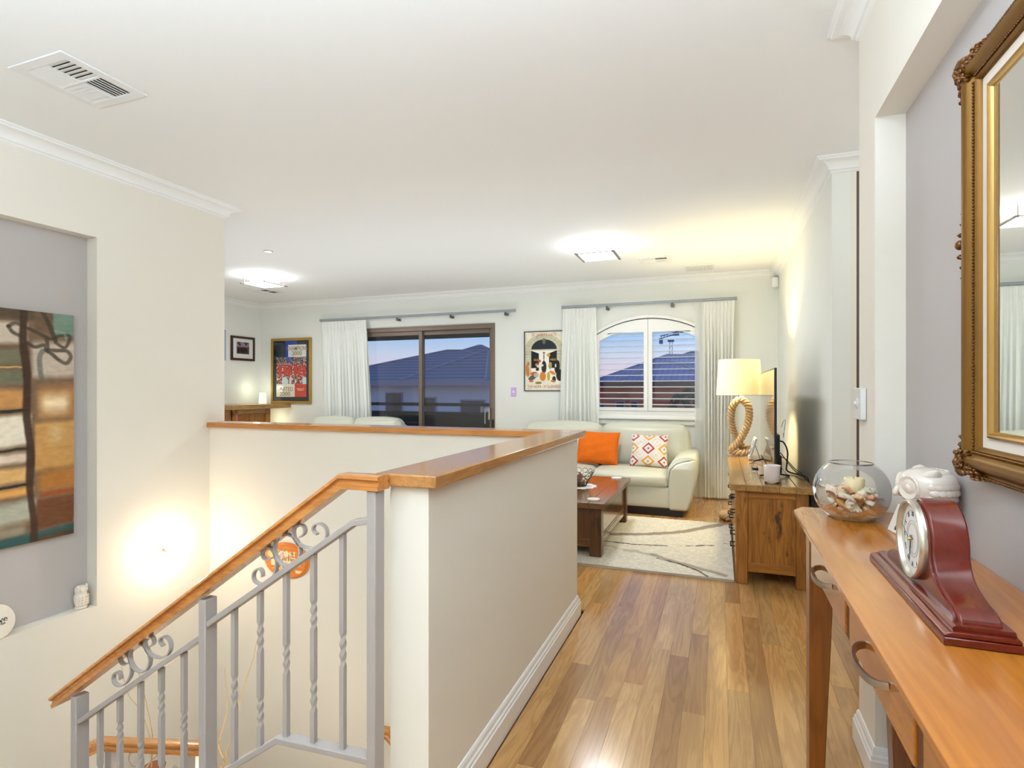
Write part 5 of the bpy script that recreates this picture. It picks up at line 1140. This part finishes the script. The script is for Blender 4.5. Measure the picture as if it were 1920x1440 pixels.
def ringX(prof, m, nm, par=ck, seg=64):
    g = G(); k_ = len(prof)
    for r_, h in prof: g.v += [(dx_-h, yc+r_*math.cos(2*math.pi*k/seg), dzc+r_*math.sin(2*math.pi*k/seg)) for k in range(seg)]
    g.f = [(i*seg+k, i*seg+(k+1) % seg, (i+1)*seg+(k+1) % seg, (i+1)*seg+k) for i in range(k_-1) for k in range(seg)]; return g.build(nm, m, par, smooth=40)
ringX([(.0785, 0), (.0795, .006), (.0785, .011), (.0755, .0135), (.0715, .012), (.0695, .004)], mat('satin_bezel', (206, 200, 186), .25, metal=.85), 'bezel')
dial = ringX([(.070, .0035), (.001, .0035)], mat('dial_silver', (232, 230, 226), .4), 'dial')
G_RING = mat('dial_line', (150, 130, 110), .5)
for rr in (.056, .030, .036): ringX([(rr, .0036), (rr, .0040), (rr+.0007, .0040), (rr+.0007, .0036)], G_RING, 'dial_ring', dial)
NUM = ['XII', 'I', 'II', 'III', 'IV', 'V', 'VI', 'VII', 'VIII', 'IX', 'X', 'XI']
DK = mat('numeral_ink', (60, 58, 60), .5)
for k, s in enumerate(NUM):
    a = -k*math.pi/6; y = yc-.050*math.sin(-a)*1.0; z = dzc+.050*math.cos(a); text(s, .0135, DK, faceX(dx_-.0040, y, z, a), dial, 'numeral', .8, .0002)

def hand(ang, L, w, nm, m, h):
    c_, s_2 = math.cos(ang), math.sin(ang); pts = [(-w, -.008), (w, -.008), (w*.6, L*.4), (w*1.6, L*.6), (w*.5, L*.75), (0, L), (-w*.5, L*.75), (-w*1.6, L*.6), (-w*.6, L*.4)]
    q = [(yc-(p[0]*c_+p[1]*s_2), dzc+(-p[0]*s_2+p[1]*c_)) for p in pts]; G().prism(q, 'X', dx_-h-.0006, dx_-h).build(nm, m, ck)
HB = mat('black_hand', (24, 22, 22), .35, metal=.3); BRASS = mat('brass', (190, 150, 80), .25, metal=1)
hand(math.radians(184), .046, .0016, 'minute_hand', HB, .008); hand(math.radians(199), .032, .002, 'hour_hand', HB, .006); hand(math.radians(297), .054, .0004, 'second_hand', HB, .0105)
G().lathe([(.0024, .0035), (.0024, .0115), (.0014, .013)], (dx_, yc, dzc), 14, 'X').build('hand_pivot', BRASS, ck, smooth=40)
for y in (yc-h0+.02, yc+h0-.06): G().box(.35, .44, y, y+.04, tz-.0002, tz+.0012).build('foot', BLACK, ck)

# ---- glass bowl with shells
bx, by = .402, 2.105; RB = .112; HB_ = .178; bz = tz+.0005
gb = thing('glass_bowl', 'round clear glass bowl filled with seashells on the console end', 'bowl', (bx, by, bz))
def bowl_r(z):  # outer radius by height
    t = (z/HB_)*2-1; return RB*math.sqrt(max(0, 1-(abs(t)*.83)**2.1)) if True else 0
zs = [0, .004, .010, .02, .035, .05, .07, .09, .11, .13, .148, .162, .172, .178]
prof = [(.001, .0)]+[(bowl_r(z) if z > .003 else bowl_r(0)*.98, z) for z in zs]+[(bowl_r(.178)+.0015, .1795)]
G().lathe(prof, (bx, by, bz), 64, cap=False).build('bowl', glassmat('bowl_glass', (250, 252, 252), .8, 1.5), gb, smooth=60)
G().lathe([(.001, .007), (bowl_r(.007)-.004, .007), (bowl_r(.014)-.004, .014)], (bx, by, bz), 48, cap=False).build('glass_base', glassmat('bowl_base_glass', (214, 224, 228), 2.2, 1.6), gb, smooth=60)
G().tube([(bx+bowl_r(.178)*math.cos(2*math.pi*k/64), by+bowl_r(.178)*math.sin(2*math.pi*k/64), bz+.1795) for k in range(64)], .0016, 8, True).build('rim', glassmat('rim_glass', (240, 246, 246), 2.5, 1.7), gb, smooth=60)
SHM = [mat('shell_'+n_, c_, .45, vary=.15, bs_=90, bst=.5, bd=.001) for n_, c_ in (('white', (234, 208, 186)), ('sand', (220, 180, 140)), ('blush', (214, 152, 122)), ('amber', (196, 138, 78)), ('cream', (236, 216, 188)))]
def shell_spiral():
    g = G(); n = 44; P = []; sc_ = []
    for k in range(n): t = k/n; a = t*5.2*2*math.pi; r_ = .017*t+.0006; P.append((r_*math.cos(a), r_*math.sin(a), .022*(1-t)**1.1)); sc_.append(.15+.95*t)
    g.tube(P, .0075, 8, False, sc_); [g.ball((.0215*math.cos(q*.57), .0215*math.sin(q*.57), .002), .0035, .0035, .005, 6, 4) for q in range(11)]; return g
def shell_clam():
    g = G(); n, m_ = 16, 9
    for j in range(m_):
        for i in range(n+1):
            a = -1.15+2.3*i/n; r_ = .026*j/(m_-1); rip = 1+.05*math.cos(i*math.pi); z = .011*math.sin(math.pi*min(1, (j/(m_-1))**.8)*.95)*math.cos(a*.8)*rip; g.v.append((r_*math.sin(a)*1.05, r_*math.cos(a), z))
    g.f = [(j*(n+1)+i, j*(n+1)+i+1, (j+1)*(n+1)+i+1, (j+1)*(n+1)+i) for j in range(m_-1) for i in range(n)]; k0 = len(g.v); g.v += [(p[0], p[1], p[2]-.0022) for p in g.v]; g.f += [tuple(q+k0 for q in reversed(f_)) for f_ in g.f[:]]; return g
def shell_cone():
    g = G(); pr_ = []
    for k in range(26): t = k/25; pr_.append((max(.0004, (.0105*math.sin(math.pi*min(1, t*1.25)*.5) if t < .8 else .0105*(1-(t-.8)/.2)**.6)*(1+.10*math.sin(t*40))), -.026+.052*t))
    g.lathe(pr_, (0, 0, 0), 14); R_ = Matrix.Rotation(math.pi/2, 3, 'X'); g.v = [tuple(R_ @ Vector(p)) for p in g.v]; return g
def shell_cowrie():
    g = G(); g.ball((0, 0, 0), .014, .021, .012, 14, 10); return g
KINDS = [(shell_spiral, 'spiral sea snail shell among the shells in the glass bowl', 'spiral_shell'), (shell_clam, 'ribbed clam shell among the shells in the glass bowl', 'clam_shell'), (shell_cone, 'tapering cone shell among the shells in the glass bowl', 'cone_shell'), (shell_cowrie, 'smooth rounded shell among the shells in the glass bowl', 'round_shell')]
proto = {}
rs = np.random.RandomState(8); cnt = 0
lay = [(.020, .050, 10), (.036, .072, 15), (.053, .084, 19), (.070, .088, 19), (.080, .070, 10)]
for z, R_2, n in lay:
    for k in range(n):
        a = 2*math.pi*k/n+rs.uniform(-.2, .2); rr = .93*R_2*(1 if k % 3 else .55)*rs.uniform(.9, 1.0); kk = (k+cnt) % 4
        if z > .06 and kk == 2: kk = 1
        f_, lab, nm = KINDS[kk]; mi_ = rs.randint(5); key = (kk, mi_)
        if key not in proto:
            o = f_().build(nm, SHM[mi_], smooth=50); proto[key] = o
        else: o = proto[key].copy(); COL.objects.link(o)
        zz = z+(.012*(1-rr/R_2) if True else 0)+rs.uniform(0, .006)
        o.location = (bx+rr*math.cos(a), by+rr*math.sin(a), bz+zz); o.rotation_euler = (rs.uniform(-.7, .7), rs.uniform(-.7, .7), rs.uniform(0, 6.3)); s_2 = rs.uniform(.85, 1.2)*(1 if rr < .08 else .8); o.scale = (s_2,)*3
        tag(o, lab, 'seashell', 'seashells in the glass bowl'); cnt += 1
bs_c = tag(shell_spiral().build('conch_shell', SHM[0], smooth=50), 'big pale spiral conch at the left of the shells', 'seashell'); bs_c.location = (bx-.066, by+.0, bz+.078); bs_c.rotation_euler = (math.radians(70), 0, math.radians(-20)); bs_c.scale = (1.25,)*3
cn2 = thing('shell_candle', 'stubby tan wax candle with shells stuck on, in the bowl centre', 'candle', (bx+.004, by, bz+.07))
WAX = mat('tan_wax', (226, 200, 150), .5, bs_=40, bst=.4, bd=.003, vary=.1)
G().lathe([(.030, .05), (.031, .075), (.0295, .10), (.031, .122), (.027, .127), (.022, .118), (.0, .116)], (bx+.008, by, bz+.003), 28).build('wax', WAX, cn2, smooth=60)
g = G(); rs2 = np.random.RandomState(2)
for k in range(26): a = rs2.uniform(0, 6.3); h = rs2.uniform(.055, .112); g.ball((bx+.008+.031*math.cos(a), by+.031*math.sin(a), bz+h), .006, .006, .005, 8, 5)
g.build('stuck_shells', SHM[0], cn2, smooth=60); G().tube([(bx+.008, by, bz+.115), (bx+.010, by-.001, bz+.125), (bx+.006, by, bz+.133)], .0012, 5).build('wick', BLACK, cn2)

# ---- ceramic owl with sign
ox, oy = .519, 1.785; og = thing('ceramic_owl', 'large glossy white ceramic owl standing behind the mantel clock', 'ornament', (ox, oy, tz))
g = G(); seg = 40; prof = [(.045, 0), (.052, .004), (.056, .02), (.064, .05), (.066, .08), (.061, .11), (.060, .125), (.068, .145), (.072, .165), (.066, .188), (.045, .203), (.015, .209), (.001, .210)]
pr2 = [(p.x, p.y) for p in cat([(a, b_, 0) for a, b_ in prof], 4)]
g.lathe([(max(.0005, r_), z) for r_, z in pr2], (ox, oy, tz+.0005), seg, sx=.92, sy=1.0); g.build('body', CERAM, og, smooth=60)
for s in (-1, 1):   # ear tufts
    g = G(); R_ = Matrix.Rotation(-s*.75, 3, 'X') @ Matrix.Rotation(.25, 3, 'Y'); h_ = G().lathe([(.026, -.012), (.025, 0), (.021, .012), (.014, .024), (.006, .033), (.001, .036)], (0, 0, 0), 18, sx=1.15, sy=.75); g.add([tuple(R_ @ Vector(p)+Vector((ox-.006, oy+s*.040, tz+.186))) for p in h_.v], h_.f)
    g.build('ear_tuft', CERAM, og, smooth=60)
for s in (-1, 1):   # facial discs with ribs
    g = G(); R_ = Matrix.Rotation(s*.55, 3, 'Z'); c_ = Vector((ox-.050, oy+s*.034, tz+.160))
    def pl_(x, y, z): return tuple(R_.inverted() @ Vector((x, y, z))+c_) if s > 0 else tuple(Matrix.Rotation(.55, 3, 'Z') @ Vector((x, y, z))+c_)
    seg = 40; v0 = []
    for r_, h in ((.032, .006), (.031, -.003), (.028, -.006), (.020, -.003), (.012, -.002), (.011, -.006), (.004, -.009), (.0005, -.0095)):
        for k in range(seg): rib = (.0016 if k % 2 else 0) if .019 < r_ < .0315 else 0; v0.append(pl_(h-rib, r_*math.cos(2*math.pi*k/seg), r_*math.sin(2*math.pi*k/seg)*1.08))
    g.add(v0, [(i*seg+k, i*seg+(k+1) % seg, (i+1)*seg+(k+1) % seg, (i+1)*seg+k) for i in range(7) for k in range(seg)]+[tuple(7*seg+k for k in range(seg))]); g.build('eye_disc', CERAM, og, smooth=50)
G().ball((ox-.071, oy, tz+.146), .009, .007, .015, 12, 8, Matrix.Rotation(.35, 3, 'Y')).build('beak', CERAM, og, smooth=60)
g = G()
for j, z in enumerate((.196, .184, .170, .154, .138)):
    for k in range(16):
        a = -1.75+k*.235+(j % 2)*.117; rr = {0: .052, 1: .064, 2: .070, 3: .071, 4: .067}[j]
        g.ball((ox+rr*math.cos(a)*.92*.97, oy+rr*math.sin(a)*.97, tz+z), .0045, .013, .011, 10, 6, Matrix.Rotation(a, 3, 'Z') @ Matrix.Rotation(-.25, 3, 'Y'))
for j in range(5):
    for s in (-1, 1):
        for k in range(5): a = s*(1.0+k*.28)+(j % 2)*.12; g.ball((ox+.062*math.cos(a), oy+.066*math.sin(a), tz+.035+j*.018), .004, .010, .009, 10, 6, Matrix.Rotation(a, 3, 'Z'))
g.build('feathers', CERAM, og, smooth=60, kind='stuff')
sg = thing('lettered_sign', 'small white card with black lettering leaning in front of the owl', 'sign', (.43, 1.86, tz))
b1 = Vector(PZ(1664, 992, tz+.002)); b2 = Vector(PZ(1691, 1007, tz+.002)); ey = (b2-b1); wd = ey.length; ey.normalize(); up_ = Vector((.36, .10, 1)); up_ = (up_-ey*up_.dot(ey)).normalized(); nn = ey.cross(up_).normalized(); hh = .082
g = G(); q = [b1, b2, b2+up_*hh, b1+up_*hh]; g.add([tuple(p) for p in q]+[tuple(p-nn*.004) for p in q], [(0, 1, 2, 3), (7, 6, 5, 4), (0, 4, 5, 1), (1, 5, 6, 2), (2, 6, 7, 3), (3, 7, 4, 0)]); g.build('card', mat('sign_card', (238, 234, 226), .5), sg)
for s, fy, sz in (('&', .68, .046), ('&', .26, .040)):
    c0_ = b1+ey*wd/2+up_*hh*fy+nn*.0006; M_ = Matrix(((ey.x, up_.x, nn.x, c0_.x), (ey.y, up_.y, nn.y, c0_.y), (ey.z, up_.z, nn.z, c0_.z), (0, 0, 0, 1))); text(s, sz, INKD, M_, sg, sx=.75, bold=.0007)

# ================================================================== BALCONY + NEIGHBOURHOOD
bc = thing('balcony', 'dark balcony slab, beam and railing outside the glass door', 'balcony', (-5.5, 8.3, -.15)); DK2 = mat('charcoal_render', (66, 62, 62), .7); WP = mat('white_post', (206, 210, 216), .6)
ybk = 8.9
G().box(-8.2, -2.75, YF+.2, 9.0, -.16, -.02).build('slab', DK2, bc)
G().box(-8.2, -2.75, 8.8, 9.0, PY(800, 635, ybk)[2], 2.62).build('beam', DK2, bc); G().box(-8.2, -2.75, YF+.2, 9.1, 2.62, 2.70).build('soffit', DK2, bc)
zt1, zt0 = PY(800, 755, ybk)[2], PY(800, 761, ybk)[2]; zl1 = PY(800, 771.5, ybk)[2]
G().box(-8.2, -2.75, 8.86, 8.94, zt0, zt1).build('top_rail', DK2, bc, bevel=.004); G().box(-8.2, -2.75, 8.86, 8.94, zl1-.06, zl1).build('mid_rail', DK2, bc, bevel=.004); G().box(-8.2, -2.75, 8.885, 8.915, -.02, zl1-.06).build('panel', DK2, bc)
for u in (693, 795, 904): x = PY(u, 760, ybk)[0]; G().box(x-.015, x+.015, 8.87, 8.93, zl1, zt0).build('post', WP, bc)
def roofmat(name, c, c2, sc_, axis=2):
    m, nt, b_ = newmat(name); tcn = nt.nodes.new('ShaderNodeTexCoord'); s_ = nt.nodes.new('ShaderNodeSeparateXYZ'); w = nt.nodes.new('ShaderNodeMath'); w.operation = 'MULTIPLY'; w.inputs[1].default_value = sc_
    fr_ = nt.nodes.new('ShaderNodeMath'); fr_.operation = 'FRACT'; r_ = nt.nodes.new('ShaderNodeValToRGB'); nt.links.new(tcn.outputs['Object'], s_.inputs[0]); nt.links.new(s_.outputs[axis], w.inputs[0]); nt.links.new(w.outputs[0], fr_.inputs[0]); nt.links.new(fr_.outputs[0], r_.inputs[0])
    r_.color_ramp.elements[0].color = L4(c2); r_.color_ramp.elements[1].position = .35; r_.color_ramp.elements[1].color = L4(c); nt.links.new(r_.outputs[0], b_.inputs['Base Color']); b_.inputs['Roughness'].default_value = .6; return m
TILE = roofmat('grey_roof_tiles', (136, 124, 134), (62, 56, 66), 6.2); CORR = roofmat('blue_corrugated_roof', (152, 140, 176), (124, 114, 150), 5.5, 0)
REND = mat('pale_render', (200, 202, 212), .8); BRICK = mat('red_brick_wall', (206, 122, 100), .85, vary=.12); FASC = mat('fascia', (150, 142, 156), .6); WIN = mat('dark_window', (40, 44, 56), .25)
def hip(g, e0, e1, r0, r1, yb):   # front eave corners, ridge ends, back y
    for a_, b_ in ((e0, r0), (e1, r1), (r0, r1)): CAPS.tube([a_, b_], .055, 5)
    z = e0[2]; v = [e0, e1, (e1[0], yb, z), (e0[0], yb, z), r0, r1]; g.add(v, [(0, 1, 5, 4), (1, 2, 5), (2, 3, 4, 5), (3, 0, 4), (0, 3, 2, 1)])
CAPS = G()
n1_ = thing('neighbour_house', 'grey tiled house with pale walls seen through the glass door', 'house', (-13, 24, -3))
a0_ = PY(640, 716, 24); g = G(); ez = a0_[2]
hip(g, (-21.5, 24, ez), (-5.6, 24, ez), PY(838, 657, 28), PY(866, 657, 28), 33); g.build('roof', TILE, n1_)
g = G(); pk = PY(905, 659, 25); e = PY(745, 713, 22); hip(g, (e[0], 22, ez), (2*pk[0]-e[0]-1.5, 22, ez), (pk[0], 25, pk[2]), (pk[0]+.3, 25, pk[2]), 29); g.build('roof', TILE, n1_)
g = G(); pk = PY(897, 648, 29); hip(g, (pk[0]-4.5, 25.5, ez+.3), (pk[0]+5, 25.5, ez+.3), (pk[0], 29, pk[2]), (pk[0]+.2, 29, pk[2]), 33); g.build('roof', TILE, n1_)
CAPS.build('ridge_cap', mat('ridge_tile', (150, 140, 150), .6), n1_); CAPS = G()
G().box(e[0]-.2, -5.4, 21.9, 22.0, ez-.22, ez).box(-21.5, e[0], 23.9, 24, ez-.22, ez).build('gutter', FASC, n1_)
G().box(-21, -5.9, 24.4, 32, -3, ez-.1).box(e[0]+.5, -5.8, 22.5, 24.4, -3, ez-.1).build('wall', REND, n1_)
for x0, x1, z0, z1, y in ((-18.2, -17.1, -1, 1.2, 24.4), (-15.9, -14.9, -1, 1.2, 24.4), (-12.8, -12.0, -1, 1.0, 22.5), (-10.8, -9.6, -.8, .9, 22.5), (-17, -16.2, -3, -1.6, 24.4)):
    w = G().box(x0, x1, y-.05, y+.02, z0, z1).build('window', FASC, n1_); G().box(x0+.06, x1-.06, y-.06, y-.04, z0+.06, z1-.06).build('pane', WIN, w)
n2_ = thing('brick_house', 'brick house with blue corrugated roof seen through the shutters', 'house', (-1, 20, -3))
ez2 = PY(1120, 716, 20)[2]; g = G(); hip(g, (PY(1108, 718, 20)[0], 20, ez2), (6, 20, ez2), PY(1250, 666, 24), PY(1290, 666, 24), 28); g.build('roof', CORR, n2_)
g = G(); pk = PY(1253, 679, 21.5); e = PY(1155.6, 716, 19); hip(g, (e[0], 19, ez2), (2*pk[0]-e[0]+.3, 19, ez2), (pk[0], 21.5, pk[2]), (pk[0]+.2, 21.5, pk[2]), 23); g.build('roof', CORR, n2_)
g = G(); pk = PY(1294.6, 661, 25.5); hip(g, (pk[0]-.9, 24.6, pk[2]-.33), (pk[0]+3, 24.6, pk[2]-.6), (pk[0], 25.5, pk[2]), (pk[0]+.2, 25.5, pk[2]), 28); g.build('roof', CORR, n2_)
CAPS.build('ridge_cap', MATS['ridge_tile'], n2_)
G().box(e[0], 5.8, 18.9, 19, ez2-.2, ez2).box(-5.2, e[0], 19.9, 20, ez2-.2, ez2).build('gutter', mat('brown_gutter', (92, 62, 66), .6), n2_); G().box(e[0]+.4, 5.6, 19.4, 27, -3, ez2-.1).box(-4.6, e[0]+.4, 20.3, 27, -3, ez2-.1).build('wall', BRICK, n2_)
for x0, x1, z0, z1, y in ((-3.4, -3.05, -.8, .95, 19.4), (-2.9, -2.6, -.8, .95, 19.4), (.6, 1.6, -.6, .8, 19.4), (-4.3, -3.9, -1, .8, 20.3)): w = G().box(x0, x1, y-.05, y+.02, z0, z1).build('window', FASC, n2_); G().box(x0+.05, x1-.05, y-.06, y-.04, z0+.05, z1-.05).build('pane', WIN, w)
n3_ = thing('distant_house', 'distant blue roof just left of the tiled house', 'house', (-24, 40, -3)); g = G(); pk = PY(690, 687, 40); hip(g, (pk[0]-5, 38, 1.9), (pk[0]+5.5, 38, 1.9), (pk[0]-.5, 40, pk[2]), (pk[0], 40, pk[2]), 44); g.build('roof', CORR, n3_); G().box(pk[0]-4.5, pk[0]+5, 38.4, 43, -3, 1.9).build('wall', REND, n3_)
crn = thing('tower_crane', 'distant tower crane above the blue roof', 'crane', (-4.77, 60, 3)); CR = mat('crane_steel', (70, 90, 150), .6); g = G(); mx_ = PY(1258, 640, 60)[0]; zt_ = PY(1258, 640, 60)[2]
for s in (-.13, .13): g.tube([(mx_+s, 60, -3), (mx_+s, 60, zt_)], .025, 4)
zq = 2.0
while zq < zt_: g.tube([(mx_-.13, 60, zq), (mx_+.13, 60, zq+.5)], .015, 4); zq += .5
g.build('mast', CR, crn); g = G(); jl, jr = PY(1238, 635, 60), PY(1298, 617, 60)
for k in range(11):
    a = [jl[i]+(jr[i]-jl[i])*k/10 for i in range(3)]; b_ = [jl[i]+(jr[i]-jl[i])*(k+.5)/10 for i in range(3)]; g.tube([tuple(a), (b_[0], 60, b_[2]+.22)], .03, 4)
g.tube([jl, jr], .06, 4).tube([(jl[0], 60, jl[2]+.25), (jr[0], 60, jr[2]+.2)], .05, 4).box(jl[0]-.1, jl[0]+.25, 59.8, 60.2, jl[2]-.55, jl[2]+.05).box(mx_-.3, mx_+.3, 59.7, 60.3, zt_-.05, zt_+.15).box(jr[0]-1.9, jr[0]-1.3, 59.8, 60.2, jr[2]-.6, jr[2]-.25); g.build('jib', CR, crn)
tr = thing('garden_tree', 'dark bushy tree in front of the brick house', 'tree', (-1.0, 18, -3)); g = G(); rs = np.random.RandomState(9)
for k in range(420): a = rs.normal(0, 1, 3); a /= np.linalg.norm(a); q = PY(1290, 745, 17)[0]+a[0]*.75*rs.uniform(.5, 1); g.add([(q, 17+a[1]*.6, .35+a[2]*.9), (q+.12, 17+a[1]*.6, .40+a[2]*.9), (q+.05, 17.05+a[1]*.6, .52+a[2]*.9)], [(0, 1, 2)])
g.build('foliage', mat('dark_foliage', (70, 78, 52), .8), tr, kind='stuff'); G().tube([(PY(1290, 745, 17)[0], 17, -3), (PY(1290, 745, 17)[0], 17, .3)], .06, 6).build('trunk', RUST, tr)
gr = G().box(-60, 40, YF+.25, 120, -3.2, -3.0).build('ground_outside', mat('outside_ground', (80, 84, 70), .9, vary=.2), kind='structure')
bpy.context.view_layer.update(); dg = bpy.context.evaluated_depsgraph_get()
for o in [q for q in bpy.data.objects if q.type == 'FONT']:      # lettering as real meshes
    me = bpy.data.meshes.new_from_object(o.evaluated_get(dg)); n_ = o.name; o.name = 'old_text'
    m_o = bpy.data.objects.new(n_, me); COL.objects.link(m_o); m_o.parent = o.parent; m_o.matrix_local = o.matrix_local.copy(); bpy.data.objects.remove(o)
for o in list(bpy.data.objects):
    if '_o' in o: del o['_o']
